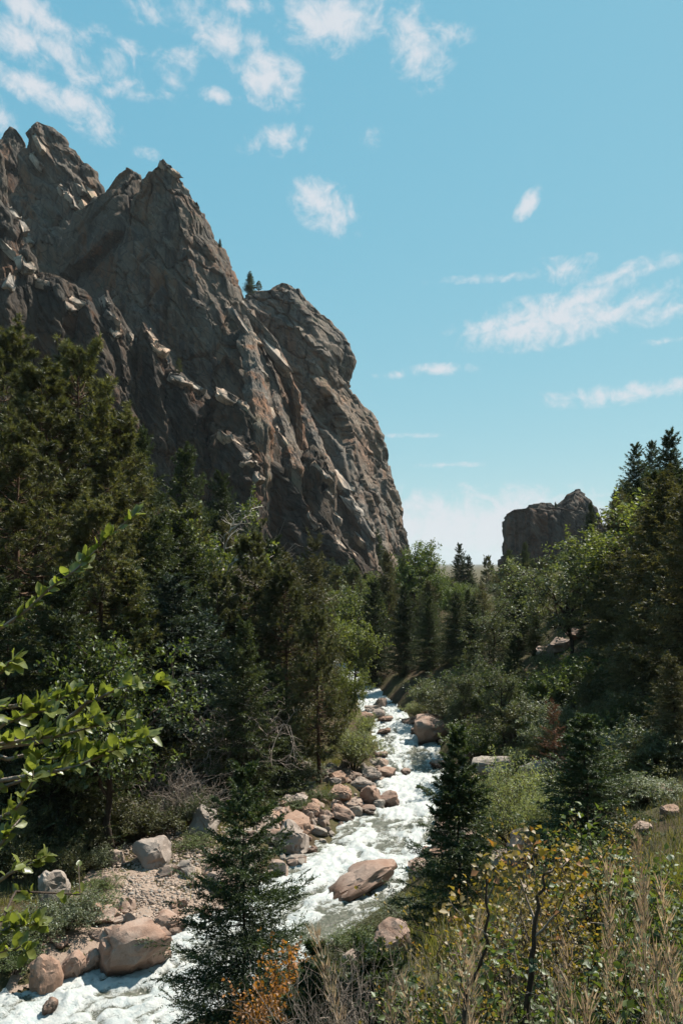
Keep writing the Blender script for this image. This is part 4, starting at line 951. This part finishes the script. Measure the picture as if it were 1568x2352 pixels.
BM.update({('x',i):boulder_mesh(360+i,M_rockwet,1.0,ncut=8) for i in range(4)})
BM.update({('g',i):boulder_mesh(380+i,M_rockgrey,.9,ncut=8) for i in range(3)})
def rock(px, py, wpx, hpx, style, label, dz=0.0, rot=None, tilt=(0,0), dep=1.0, group=None, idx=None, mesh=None):
    """py is the lower edge in view; the width and height in view fix its real size at its place on the ground"""
    # walk along the view ray to the ground or water
    q = ground_hit(px,py); Y = q[1]; w = wpx/FPX*Y/2; h = hpx/FPX*Y
    me = mesh or BM[(style, random.randrange(len([1 for a in BM if a[0]==style])) if idx is None else idx)]
    zg = max(TZ(q[0],q[1]),0.0)
    o = obj('boulder', me, None, (q[0], q[1]+w*dep*.8, zg+h*.30+dz)); o.scale = (w, w*dep, h*(.60 if style in 'rwg' else .52))
    o.rotation_euler = (tilt[0], tilt[1], random.uniform(-.6,.6) if rot is None else rot)
    return tag(o, label, 'rock', group)
ROCKS = [
 (836,2062,182,52,'w','large smooth reddish boulder sitting alone in the middle of the river',dict(rot=.35,tilt=(0,-.22),dep=.6,idx=0)),
 (298,2255,172,112,'w','biggest rounded pinkish boulder on the left bank at the water edge',dict(rot=.1,dep=.8,idx=1,tilt=(0,-.08))),
 (388,2155,66,46,'w','orange rounded rock just behind the biggest left bank boulder',dict(idx=2)),
 (96,2290,66,78,'r','upright pinkish boulder leftmost in the row below the grey rock',{}),
 (155,2262,62,62,'w','pinkish boulder second in the row left of the biggest boulder',{}),
 (203,2245,58,46,'w','dark-sided boulder touching the left end of the biggest boulder',{}),
 (340,2000,82,62,'r','rounded pink boulder at the back of the gravel bar',{}),
 (462,1922,68,62,'g','pale angular boulder with a steep white face behind the gravel bar',dict(tilt=(0,.25))),
 (497,2062,52,50,'r','pink boulder at the waterside of the gravel bar behind the young spruce',{}),
 (112,2110,78,100,'g','tall grey stump-shaped rock on the left bank',dict(dep=.7,tilt=(0,.1))),
 (245,2045,30,30,'r','small pink rock beside the low shrub on the gravel bar',{}),
 (262,1990,36,34,'r','small pale rock left of the rounded pink boulder',{}),
 (225,2120,36,40,'r','small reddish rock above the biggest boulder',{}),
 (110,2335,36,30,'w','small orange rock in the water at the lower left',{}),
 (600,1745,52,90,'g','tilted pale slab leaning on the slope under the pines',dict(tilt=(0,.5))),
 (660,1965,90,74,'a','large angular orange rock with a flat lit top on the left bank',dict(idx=0)),
 (668,1920,86,44,'a','flat-topped pale slab behind the large angular orange rock',dict(idx=1)),
 (615,1935,52,36,'a','pale block left of the large angular orange rock',{}),
 (655,1855,44,26,'a','pale rounded slab at the top of the left bank rock pile',{}),
 (682,1860,46,30,'a','pinkish block in the upper left rock pile',{}),
 (720,1885,46,36,'a','pink block with a sloping lit face in the rock pile',{}),
 (705,1905,22,44,'a','thin upright orange slab in the rock pile',dict(tilt=(0,.3))),
 (738,1895,20,40,'a','thin leaning slab beside the upright orange one',dict(tilt=(0,-.3))),
 (786,1850,56,42,'a','reddish angular block in the middle of the left bank rocks',dict(idx=2)),
 (776,1872,32,30,'a','small pink block below the reddish angular one',{}),
 (812,1868,40,28,'a','pinkish block touching the water right of the small one',{}),
 (785,1895,56,36,'x','dark tilted slab with lit edge at the waterline',dict(tilt=(0,.4))),
 (852,1855,48,50,'x','leaning slab beside the rounded reddish water boulder',dict(tilt=(0,-.6))),
 (895,1858,48,32,'w','rounded reddish boulder jutting into the river from the rock pile',dict(idx=3)),
 (871,1862,28,20,'g','small white rock in front of the rounded reddish boulder',{}),
 (845,1872,36,16,'x','low wet rock at the tip of the rock pile',{}),
 (828,1822,70,28,'a','long flat slab on the left bank upstream of the rock pile',dict(dep=.7)),
 (848,1796,50,34,'a','pale tilted slab above the long flat one',dict(tilt=(0,.25))),
 (812,1800,38,26,'a','reddish block left of the pale tilted slab',{}),
 (775,1800,40,26,'a','small pinkish slab below the river pine',{}),
 (790,1770,36,22,'a','small slab under the pale willow tuft',{}),
 (760,1778,30,22,'r','small rock at the root of the river pine',{}),
 (700,1790,34,34,'g','rounded grey rock in the shade left of the slabs',{}),
 (675,1772,56,20,'a','thin pale ledge rock in the shade on the left bank',dict(dep=.6)),
 (640,1790,40,22,'a','small pale rock left of the thin ledge rock',{}),
 (886,1790,46,26,'x','dark wet rock row jutting from the left into the rapids',{}),
 (932,1784,22,16,'x','small dark wet rock at the end of the dark row',{}),
 (874,1745,36,16,'x','low dark rock in the rapids upstream of the dark row',{}),
 (882,1688,32,18,'x','small dark rock alone in the upper rapids',{}),
 (845,1660,36,26,'a','reddish rock at the left of the upper bend',{}),
 (872,1652,34,22,'a','reddish rock right of the one at the upper bend',{}),
 (885,1662,36,16,'x','low wet reddish rock at the upper bend',{}),
 (855,1640,44,18,'a','flat rocks behind the upper bend',{}),
 (873,1625,34,24,'a','farthest reddish rock above the upper bend',{}),
 (948,1668,46,24,'x','dark red rock on the right side of the upper bend',{}),
 (972,1672,34,24,'x','dark red rock touching the one at the right of the upper bend',{}),
 (958,1688,30,16,'x','low dark rock in front of the right bend rocks',{}),
 (1004,1650,42,28,'a','reddish rock above the large dark boulder',{}),
 (1010,1712,112,62,'w','large dark reddish boulder leaning into the right side of the rapids',dict(idx=2)),
 (1005,1765,34,16,'x','wet rock at the right edge below the large dark boulder',{}),
 (1022,1922,46,30,'w','orange rounded rock at the right water edge beside the near spruce',{}),
 (1088,1930,34,18,'w','small orange rock right of the near spruce',{}),
 (1150,1788,120,40,'g','broad pale flat slab on the right bank above the willow',dict(dep=.7,idx=0)),
 (1245,1790,100,36,'g','second broad pale slab right of the first above the willow',dict(dep=.7,idx=1)),
 (1212,1992,84,80,'w','dark boulder with lit top below the willow shrub',dict(idx=0)),
 (1160,2005,60,56,'a','dark broken boulder left of the one below the willow',{}),
 (1222,2030,34,26,'r','small pale rock below the dark boulders on the right',{}),
 (1195,2035,44,24,'r','pinkish flat rock below the dark boulders on the right',{}),
 (1160,2028,30,20,'r','small pinkish rock left of the flat one',{}),
 (1210,2070,40,32,'r','pale round rock behind the golden shrubs',{}),
 (820,2225,60,26,'r','pale rock at the right water edge beneath the near slope',{}),
 (905,2200,90,70,'w','dark boulder behind the foot of the near right spruce',{}),
 (1480,1920,46,26,'a','reddish rock on the right slope near the edge',{}),
 (1530,1840,60,34,'a','reddish ledge rock on the right slope',{}),
 (1490,1840,36,24,'a','small reddish rock left of the ledge rock',{}),
 (1545,1880,46,24,'a','pinkish rock at the right edge on the slope',{}),
 (1290,1500,60,36,'a','pale rock in the clearing behind the forked trunk',{}),
 (1330,1475,50,30,'a','pinkish rock right of the forked trunk in the clearing',{}),
 (1260,1510,50,24,'a','pinkish slab left of the forked trunk in the clearing',{}),
]
for (px,py,w,h,st,lab,kw) in ROCKS: rock(px,py,w,h,st,lab,**kw)
HIDDEN_ROCKS = {2,6,9,10,12,13,14,16,17,18,23,25,29,33,36,38,39,43,44,47,49,51,53,54,56,57,58,67,68,69,73,76,79,86,89,95,96,102,107,108,110,112,115,116,127,132,134,137,142,143,144,147,150,153,154,155,156,163,164,165,167,168,172,178,179,181,182,183,185,187,188,192,193,197,200,207,208,213,217,219,220,221,226,227,228,229,232,233,235,240,243,244,248,253,263,265}
def cobbles():
    rng = np.random.default_rng(12); small = [BM[k] for k in BM]; lo = {}
    protos = []
    for i in range(8):
        st = ['r','a','x','g'][i%4]; protos.append(boulder_mesh(420+i,{'r':M_rock,'a':M_rock,'x':M_rockwet,'g':M_rockgrey}[st],.9,False,8))
    n = 0
    for k in range(4000):
        if n >= 210: break
        if rng.random()<.75:
            px = rng.uniform(560,900); py = np.interp(px,[560,700,900],[1930,1880,1800])+rng.normal(0,45)
        else: px = rng.uniform(60,560); py = rng.uniform(1930,2180)
        q = at_z(px,py,.3); e,s = river(np.array([[q[0],q[1]]]))
        if not (-.25 < e[0] < 3.0): continue
        z = TZ(q[0],q[1]); r = rng.uniform(.10,.34)*(1 if rng.random()<.8 else 1.5)
        n += 1; pm = protos[rng.integers(8)]; scl = (r*rng.uniform(.8,1.4),r*rng.uniform(.7,1.1),r*rng.uniform(.5,.9)); rot = (rng.normal(0,.35),rng.normal(0,.35),rng.uniform(0,6.28))
        if n-1 in HIDDEN_ROCKS: continue
        o = obj('rock', pm, None, (q[0],q[1],max(z,0)+r*.25)); o.scale = scl; o.rotation_euler = rot
        tag(o,'small rock in the jumble of stones along the left bank','rock','small rocks along the left bank')
    m = 0
    for k in range(3000):
        if m >= 60: break
        px = rng.uniform(930,1300); py = rng.uniform(1640,2100); q = at_z(px,py,.3); e,s = river(np.array([[q[0],q[1]]]))
        if s[0]<0 or not (-.2 < e[0] < 2.2): continue
        z = TZ(q[0],q[1]); r = rng.uniform(.12,.4)
        m += 1; pm = protos[rng.integers(8)]; rot = (rng.normal(0,.3),rng.normal(0,.3),rng.uniform(0,6.28))
        if 209+m in HIDDEN_ROCKS: continue
        o = obj('rock', pm, None, (q[0],q[1],max(z,0)+r*.2)); o.scale = (r*1.2,r,r*.75); o.rotation_euler = rot
        tag(o,'small rock in the stones along the right bank','rock','small rocks along the right bank')
    # gravel bar: sandy bed and pebbles too many to count
    gx = np.arange(-9.5,-.5,.12); gy = np.arange(17,31,.12); A,B = np.meshgrid(gx,gy,indexing='ij'); xy = np.column_stack([A.ravel(),B.ravel()]); ee,sd = river(xy); zz = terrain(xy)
    okv = (ee>-.25)&(ee<5.6+1.3*fbm(np.column_stack([xy*.6,np.zeros(len(xy))]),2,6))&(sd<0); nn = len(gy); ii,jj = np.meshgrid(np.arange(len(gx)-1),np.arange(nn-1),indexing='ij'); q0 = (ii*nn+jj).ravel()
    Fb = np.column_stack([q0,q0+nn,q0+nn+1,q0+1]); Fb = Fb[okv[Fb].all(1)]
    gm = NT('gravel_sand'); ga = gm.noise(9,6,.7); gb = gm.noise(40,4,.7); gm.pbr(gm.mix(gm.ramp(gb,.35,.65),gm.mix(ga,(.16,.112,.086),(.28,.21,.168)),(.33,.26,.215)),.9,.15,gm.bump(gb,.03,.9))
    tag(obj('gravel_bed', mk('gravel_bed',np.column_stack([xy,zz+.012+.02*fbm(np.column_stack([xy*2,np.zeros(len(xy))]),2,8)]),Fb,gm.m,None,True)),kind='structure')
    V0,F0 = ICO1; Q=[]
    pxs = rng.uniform(230,570,8500); pys = rng.uniform(1915,2155,8500)
    P = np.array([at_z(a,b,.4) for a,b in zip(pxs,pys)]); e,s = river(P[:,:2]); z = terrain(P[:,:2])
    dens = fbm(np.column_stack([P[:,:2]*.5,np.zeros(len(P))]),2,5)
    ok = (e>-.15)&(e<6.2)&(s<0); P=P[ok]; z=z[ok]; n=len(P); r=rng.uniform(.020,.060,n)*(1+.8*(rng.random(n)>.93))
    S = np.stack([r*rng.uniform(.8,1.5,n),r*rng.uniform(.7,1.2,n),r*rng.uniform(.35,.7,n)],1); th=rng.uniform(0,6.28,n)
    W = V0[None]*(1+.18*rng.normal(size=(n,len(V0),1)))*S[:,None]; x = W[...,0]*np.cos(th)[:,None]-W[...,1]*np.sin(th)[:,None]; y = W[...,0]*np.sin(th)[:,None]+W[...,1]*np.cos(th)[:,None]
    W = np.stack([x+P[:,0:1],y+P[:,1:2],W[...,2]+(z+r*.2)[:,None]],-1)
    F = (F0[None]+np.arange(n)[:,None,None]*len(V0)).reshape(-1,3)
    nt = NT('pebbles'); v=nt.attr(); c=nt.mix(v,(.170,.122,.096),(.400,.325,.272)); c=nt.mix(nt.math('GREATER_THAN',v,.8),c,(.24,.215,.195)); nt.pbr(c,.85,.2)
    tag(obj('gravel_bar', mk('gravel_bar',W.reshape(-1,3),F,nt.m,np.repeat(rng.random(n),len(F0)))),'pinkish gravel bar of small stones on the left bank','gravel',kind='stuff')
cobbles()

# ------------------------------------------------------------------ grass and ground cover (uncountable)
def grass_patch(name, label, xy, h, w, mat, rng, bend=.35):
    n=len(xy); z=terrain(xy); az=rng.uniform(0,6.28,n); H=h*(.5+.8*rng.random(n)); b=bend*H*(.4+rng.random(n))
    d=np.stack([np.cos(az),np.sin(az)],1); sd=np.stack([-np.sin(az),np.cos(az)],1)
    s=np.array([0,.4,.75,1.0]); wd=np.array([1,.85,.5,0.0])*w
    C=np.zeros((n,4,3)); C[:,:,:2]=xy[:,None]+d[:,None]*(b[:,None]*s**2)[...,None]; C[:,:,2]=z[:,None]-.02+H[:,None]*s*(1-.18*s)
    off=np.zeros((n,4,3)); off[:,:,:2]=sd[:,None]*wd[None,:,None]*.5
    V=np.stack([C-off,C+off],2).reshape(-1,3); i=np.arange(n)[:,None]*8; F=[]
    for k in range(3): F += [i+np.array([2*k,2*k+1,2*k+3]), i+np.array([2*k,2*k+3,2*k+2])]
    F=np.concatenate(F,0); var=np.tile(rng.random(n),6)
    return tag(obj(name, mk(name,V,F,mat,var)),label,'grass',kind='stuff')
def covers():
    rng=np.random.default_rng(33)
    # right slope in front of the camera: seed points then tufts round them
    c=np.column_stack([rng.uniform(-1,9,5200),rng.uniform(1.5,15,5200)])
    m=(c[:,0]>.10*c[:,1]-.05)&(c[:,0]<.62*c[:,1]+.5); c=c[m]
    g=c[(vnoise(np.column_stack([c*.9,np.zeros(len(c))]),5)+(c[:,0]/c[:,1]-.3)*2.2)>-.15]
    xy=np.repeat(g,13,0)+rng.normal(0,.10,(len(g)*13,2))
    grass_patch('green_grass','lush green grass on the near right slope',xy,.62,.013,M_grass,rng)
    xy=np.repeat(c[::4],6,0)+rng.normal(0,.13,(len(c[::4])*6,2))
    grass_patch('dry_grass','tangled straw-coloured dry grass on the near right slope',xy,.55,.006,M_drygrass,rng,.6)
    # banks
    q=np.column_stack([rng.uniform(-14,12,6500),rng.uniform(14,52,6500)]); e,s=river(q); ns=fbm(np.column_stack([q*.45,np.zeros(len(q))]),2,15)
    k=(e>.8)&(e<9)&(ns>.12); q=q[k]; xy=np.repeat(q,14,0)+rng.normal(0,.16,(len(q)*14,2))
    grass_patch('bank_grass','patchy grass along both river banks',xy,.34,.022,M_grass,rng)
    q=np.column_stack([rng.uniform(0,16,1700),rng.uniform(12,40,1700)]); e,s=river(q); k=(e>2)&(s>0); q=q[k]; xy=np.repeat(q,12,0)+rng.normal(0,.18,(len(q)*12,2))
    grass_patch('slope_grass','dry grass and weeds on the right slope above the river',xy,.36,.02,M_weeds,rng,.5)
covers()

# ------------------------------------------------------------------ near trees and shrubs
def near_spruce(px, top, Y, H, R, seed, label, nbr=170, shape=.85):
    tr, brs = conifer(seed,H,R,nbr,22,15,.055,.021,M_near,M_bark,.02,.10,shape,.0085,.26,split=True,twl=.42,hang=.12)
    p = at_y(px,top,Y); o = thing('spruce_tree',label,'tree',(p[0],p[1],p[2]-H)); o.rotation_euler=(0,0,seed)
    obj('trunk',tr,o)
    for b in brs: obj('branch',b,o)
    return o
def spruce_at(px,top,Y,wpx,seed,label,nbr,shape=.85):
    p=at_y(px,top,Y); z=TZ(p[0],p[1]); return near_spruce(px,top,Y,p[2]-z+.05,wpx/FPX*Y/2,seed,label,nbr,shape)
spruce_at(562,1760,13.0,390,501,'young spruce standing in front of the river at lower centre left',190)
spruce_at(1050,1668,14.4,320,502,'young spruce at the right water edge with a slim bare tip',170,1.15)
spruce_at(726,2165,9.0,190,503,'small spruce top poking up at the bottom beside the river',70)
spruce_at(850,2170,9.0,330,504,'low dark spruce at the bottom behind the dry stalks',80)

for (pr,px,top,Y,lab,wx) in [
 ('gold',1250,2010,5.0,'golden-leaved shrub in front of the tall golden shrub',.9),
 ('gold',1215,1945,5.6,'tall golden shrub with dark thin trunk in the right foreground',1.1),
 ('gold',1300,1880,6.4,'golden-yellow shrub below the young green spruce',1.0),
 ('gold',1380,1850,7.6,'golden shrub farthest right near the reddish rocks',.9),
 ('gold',1110,2210,4.4,'low golden shrub at the bottom below the right spruce',.8),
 ('greenlow',1400,2010,5.4,'low green shrub among the golden ones',1.2),
 ('greenlow',1530,1840,6.2,'green shrub at the right edge among dry stalks',1.3),
 ('greenlow',1330,2080,4.6,'small green shrub in front of the tall golden one',1.1),
 ('greenlow',1470,2090,4.2,'small-leaved green shrub between the tall dry stalks at right',1.2),
 ('greenlow',1200,2150,4.4,'green shrub at the foot of the dark sapling',1.2),
 ('greenlow',1110,2180,4.6,'green shrub left of the dark sapling foot',1.1),
 ('greenlow',1290,2190,3.8,'green shrub right of the dark sapling foot',1.2),
 ('greenlow',1540,2200,3.6,'green shrub at the lower right edge',1.2),
 ('orange',650,2150,10.6,'few orange leaves before the lower branches of the left spruce',.9),
 ('orange',600,2270,9.6,'orange-leaved low shrub at the bottom under the left spruce',1.0),
 ('orange',700,2240,9.4,'orange-leaved twigs right of the left spruce',.9),
 ('twigs',1180,2060,4.8,'bare thin twigs in front of the golden shrubs',.8),
 ('twigs',790,2130,6.2,'bare arching twigs at the bottom centre before the river',.8)]:
    tree_px(pr,px,top,Y,lab,'shrub','shrub',wx,names=('stems','foliage'),sink=.03)

def stalks():
    rng=np.random.default_rng(77); protos=[]
    for v in range(5):
        k=7; s=np.linspace(0,1,k); H=1.0; P=np.zeros((1,k,3)); P[0,:,2]=H*s; P[0,:,0]=.12*s**2*(1 if v%2 else -1)*rng.uniform(.4,1.4); P[0,:,1]=.05*s**2
        a=Acc(); a.add(*tubes(P,(.0032*(1-.6*s))[None],4)); stem=a.mesh('stem',M_drygrass,True)
        n=150; t=.70+.30*rng.random(n)**.9; ix=t*(k-1); i0=np.minimum(ix.astype(int),k-2); fr=(ix-i0)[:,None]; p=P[0,i0]*(1-fr)+P[0,i0+1]*fr
        out=rng.normal(0,1,(n,3))*np.array([1,1,.2]); out=unit(out); rad=(.006+.030*np.sin(np.pi*np.clip((t-.68)/.34,0,1)))*rng.random(n)
        d=unit(np.array([0,0,1.])+out*.75); V,F=blades(p+out*rad[:,None],d,.036*(.6+.8*rng.random(n)),.0055,rng); b=Acc(); b.add(V,F,rng.random(n))
        m=5; lt=.1+.4*rng.random(m); lp=np.zeros((m,4,3)); az=rng.uniform(0,6.28,m); q=np.linspace(0,1,4)
        lp[:,:,0]=np.cos(az)[:,None]*.22*q; lp[:,:,1]=np.sin(az)[:,None]*.22*q; lp[:,:,2]=lt[:,None]+.20*q-.16*q**2
        c=Acc(); c.add(*tubes(lp,(.004*(1-.9*q))[None]*np.ones((m,1)),3)); protos.append((stem,b.mesh('seed_head',M_seed),c.mesh('leaf_blades',M_drygrass)))
    spots=[(1400,1960,4.2),(1432,1925,4.6),(1455,2020,3.6),(1500,1890,4.4),(1523,2060,3.3),(1548,1960,3.8),(1562,2030,3.2),(1470,2160,3.0),(1408,2100,3.4),(1372,2050,3.9),(1535,2190,2.8),(1440,2240,2.7),(1395,2250,2.9),(1555,2270,2.5),(1335,2220,3.2),(1275,2250,3.0),(1205,2275,3.0),(1115,2270,3.2),(1040,2260,3.4),(930,2130,3.8),(945,2170,3.5),(915,2195,3.6),(958,2235,3.3),(1000,2250,3.4),(1150,2300,2.8),(1565,1930,3.7),(1505,2110,3.2),(1480,1975,4.0)]
    for i,(px,top,Y) in enumerate(spots):
        p=at_y(px,top,Y); z=TZ(p[0],p[1])-.02; h=p[2]-z
        if h<.3: h=.35
        o=thing('grass_stalk','dry tan grass stalk with feathery seed head by the near edge' if px>1000 else 'dry tan seed stalk in the cluster at the bottom centre','grass stalk',(p[0],p[1],z),'dry stalks on the right slope' if px>1000 else 'dry stalks at the bottom centre')
        o.rotation_euler=(rng.normal(0,.10),rng.normal(0,.12),rng.uniform(0,6.28)); o.scale=(min(h,1.1)*rng.uniform(.7,1.1),min(h,1.1)*rng.uniform(.7,1.1),h*rng.uniform(.9,1.05))
        for me,nm in zip(protos[i%5],('stem','seed_head','leaf_blades')): obj(nm,me,o)
stalks()

def sapling(label, pts, Y, rad, twigs, seed):
    rng = np.random.default_rng(seed); P = np.array([at_y(a,b,Y) for a,b in pts]); P[0,2] = TZ(P[0,0],P[0,1])-.03
    o = thing('sapling',label,'sapling',tuple(P[0])); k = 14; q = np.linspace(0,len(P)-1,k); L = np.column_stack([np.interp(q,np.arange(len(P)),P[:,j]) for j in range(3)])-P[0]; L[1:-1] += rng.normal(0,.008,(k-2,3))
    a = Acc(); a.add(*tubes(L[None],np.linspace(rad,rad*.3,k)[None],7)); obj('trunk',a.mesh('trunk',M_bark,True),o)
    fol = Acc()
    for tw in twigs:
        T = np.array([at_y(x,y,Y+dy) for x,y,dy in tw])-P[0]; q = np.linspace(0,len(T)-1,8); C = np.column_stack([np.interp(q,np.arange(len(T)),T[:,j]) for j in range(3)]); C[1:-1] += rng.normal(0,.006,(6,3))
        a = Acc(); a.add(*tubes(C[None],np.linspace(rad*.4,.0015,8)[None],5)); obj('branch',a.mesh('branch',M_twig,True),o)
        n = 60; ix = (.3+.7*rng.random(n))*7; i0 = np.minimum(ix.astype(int),6); p = C[i0]+(C[i0+1]-C[i0])*(ix-i0)[:,None]+rng.normal(0,.05,(n,3)); sz = .6+.6*rng.random(n)
        V,F = leaves(p,rng.normal(size=(n,3)),unit(rng.normal(0,.6,(n,3))+np.array([0,0,1.])),.04*sz,.034*sz); fol.add(V,F,np.repeat(rng.random(n),2))
    obj('foliage',fol.mesh('foliage',M_gold),o)
sapling('dark thin-trunked sapling leaning right in the right foreground',[(1190,2352),(1205,2260),(1225,2160),(1240,2060),(1252,2000)],4.4,.020,[[(1232,2130,0),(1190,2010,.1),(1170,1950,.1)],[(1228,2150,0),(1290,2080,0),(1340,2020,.1)],[(1250,2005,0),(1230,1960,0),(1215,1930,0)],[(1250,2005,0),(1300,1980,0),(1330,1965,0)]],61)
sapling('small dark sapling bent at mid height at the bottom right of centre',[(1045,2352),(1065,2280),(1090,2230),(1120,2180),(1118,2090),(1115,2000)],4.0,.016,[[(1120,2150,0),(1070,2120,0),(1030,2060,0)],[(1116,2080,0),(1140,2010,0),(1150,1980,0)]],62)

def apple():
    """leafy branches reaching in from the left, close to the viewer"""
    rng=np.random.default_rng(91); lm=[]
    for v in range(4):
        k=7; s=np.linspace(0,1,k); L=.075; wd=.021*np.sin(np.pi*s**.8)**.8+.0006; curl=-.5+.35*v
        C=np.zeros((k,3)); C[:,0]=L*s; C[:,2]=L*curl*.35*s**2
        rows=[]
        for q,up in ((-1,.35),(0,0),(1,.35)):
            r=C.copy(); r[:,1]+=q*wd; r[:,2]+=up*wd*abs(q)+.002*np.sin(s*14+q)*abs(q); rows.append(r)
        V=np.stack(rows,1).reshape(-1,3); F=[]
        for i in range(k-1):
            for j in range(2): F.append((i*3+j,i*3+j+1,i*3+j+4,i*3+j+3))
        lm.append(mk('leaf',V,np.array(F),M_apple,rng.random(len(F)),True))
    root=at_y(-330,1500,2.3); zb=TZ(root[0],root[1])
    o=thing('apple_tree','leafy bright green branches reaching in from the left edge close by','tree',(root[0],root[1],zb))
    base=np.array([root[0],root[1],zb])
    k=8; s=np.linspace(0,1,k)
    k=14; s=np.linspace(0,1,k); trunk=np.zeros((1,k,3)); trunk[0,:,2]=np.linspace(-.1,3.4,k); trunk[0,:,0]=.10*np.sin(s*5)-.12*s; trunk[0,:,1]=.08*np.sin(s*3.3+1); trunk[0,1:,:2]+=np.cumsum(rng.normal(0,.018,(k-1,2)),0)
    LM=[]   # every leaf: branch, placing, how far out on the branch
    a=Acc(); a.add(*tubes(trunk,(.050*(1-.82*s))[None],8)); limbs=grow(trunk,12,.25,1.0,.75,.75,.25,7,rng,.3); a.add(*tubes(limbs,np.ones((12,1))*np.linspace(.012,.002,7)[None],5)); obj('trunk',a.mesh('trunk',M_bark,True),o)
    BR=[((-120,1745),(80,1695),(300,1655),2.15,26),((-120,1840),(60,1790),(330,1690),2.2,34),((-120,1800),(130,1770),(345,1685),2.1,30),((-100,1690),(80,1690),(230,1640),2.25,26),((-60,1640),(100,1610),(180,1590),2.3,20),
        ((120,1700),(230,1600),(370,1570),2.3,22),((-100,1900),(30,1860),(75,1770),2.0,10),((-80,1480),(60,1400),(310,1180),2.5,26),((-60,1600),(0,1540),(30,1520),2.0,8),((-80,1990),(0,1940),(40,1880),1.9,7),
        ((-80,2080),(20,2010),(110,1960),2.2,9),((-80,2190),(10,2140),(90,2120),2.2,14),((-60,2230),(0,2190),(60,2180),2.1,8),((-90,1760),(20,1660),(120,1640),2.1,18),((-90,1720),(60,1740),(200,1720),2.25,22)]
    for (p0,p1,p2,Y,nl) in BR:
        A,B,C=at_y(*p0,Y+.1),at_y(*p1,Y),at_y(*p2,Y-.05+rng.normal(0,.06)); zt_=np.clip(A[2]-base[2]-.25+rng.normal(0,.15),.3,2.9); t0=base+np.array([np.interp(zt_,trunk[0,:,2],trunk[0,:,0]),np.interp(zt_,trunk[0,:,2],trunk[0,:,1]),zt_])
        q=np.linspace(0,1,9)[:,None]; bez=(1-q)**2*A+2*q*(1-q)*(2*B-.5*A-.5*C)+q**2*C
        pts=np.vstack([t0,t0*.45+A*.55+np.array([0,0,.03]),bez])-base; kk=len(pts); pts[2:]+=rng.normal(0,.004,(kk-2,3))
        a=Acc(); a.add(*tubes(pts[None],np.linspace(.010,.0012,kk)[None],6)); br=obj('branch',a.mesh('branch',M_twig,True),o)
        n=int(nl*2.6)+5
        for i in range(n):
            t=rng.uniform(.0,1)**.6 if i>2 else 1-.01*i; ix=t*8; i0=min(int(ix),7); f=ix-i0; bp=pts[2+i0]*(1-f)+pts[3+i0]*f; dr=unit(pts[3+i0]-pts[2+i0])
            d=unit(dr*.7+unit(rng.normal(size=3))*.8+np.array([0,0,.25])); up=unit(np.array([0,-.45,.9])+rng.normal(0,.45,3)); y=unit(np.cross(up,d)); zz=np.cross(d,y); sc=rng.uniform(.32,.66)
            LM.append((t,br,rng.integers(4),np.column_stack([d*sc,y*sc,zz*sc,bp])))
        for i in range(26):      # leaves on the inner half of the branch
            ix=rng.uniform(.2,1.9); i0=int(ix); bp=pts[i0]+(pts[i0+1]-pts[i0])*(ix-i0); d=unit(rng.normal(size=3)+np.array([0,0,.2])); up=unit(np.array([0,-.3,.9])+rng.normal(0,.5,3)); y=unit(np.cross(up,d)); zz=np.cross(d,y); sc=rng.uniform(.38,.78)
            LM.append((-1,br,rng.integers(4),np.column_stack([d*sc,y*sc,zz*sc,bp])))
    for lb in limbs:
        for i in range(34):
            ix=rng.uniform(1,5.9); i0=int(ix); bp=lb[i0]+(lb[i0+1]-lb[i0])*(ix-i0); d=unit(rng.normal(size=3)+np.array([0,0,.2])); up=unit(np.array([0,-.3,.9])+rng.normal(0,.5,3)); y=unit(np.cross(up,d)); zz=np.cross(d,y); sc=rng.uniform(.38,.78)
            LM.append((-1,None,rng.integers(4),np.column_stack([d*sc,y*sc,zz*sc,bp])))
    LM.sort(key=lambda q:-q[0]); rest=Acc()
    lv=[]
    for me in lm:
        co=np.empty(len(me.vertices)*3,np.float32); me.vertices.foreach_get('co',co); fv=np.array([p.vertices[:] for p in me.polygons]); lv.append((co.reshape(-1,3),np.vstack([fv[:,[0,1,2]],fv[:,[0,2,3]]])))
    for i,(t,br,v,m) in enumerate(LM):
        if i<300: lf=obj('leaf',lm[v],br); lf.matrix_basis=Matrix(((*m[0],),(*m[1],),(*m[2],),(0,0,0,1)))
        else: V,F=lv[v]; rest.add(V@m[:,:3].T+m[:,3],F,np.full(len(F),rng.random()))
    tag(obj('leaves',rest.mesh('leaves',M_apple,True),o),kind='stuff')
apple()
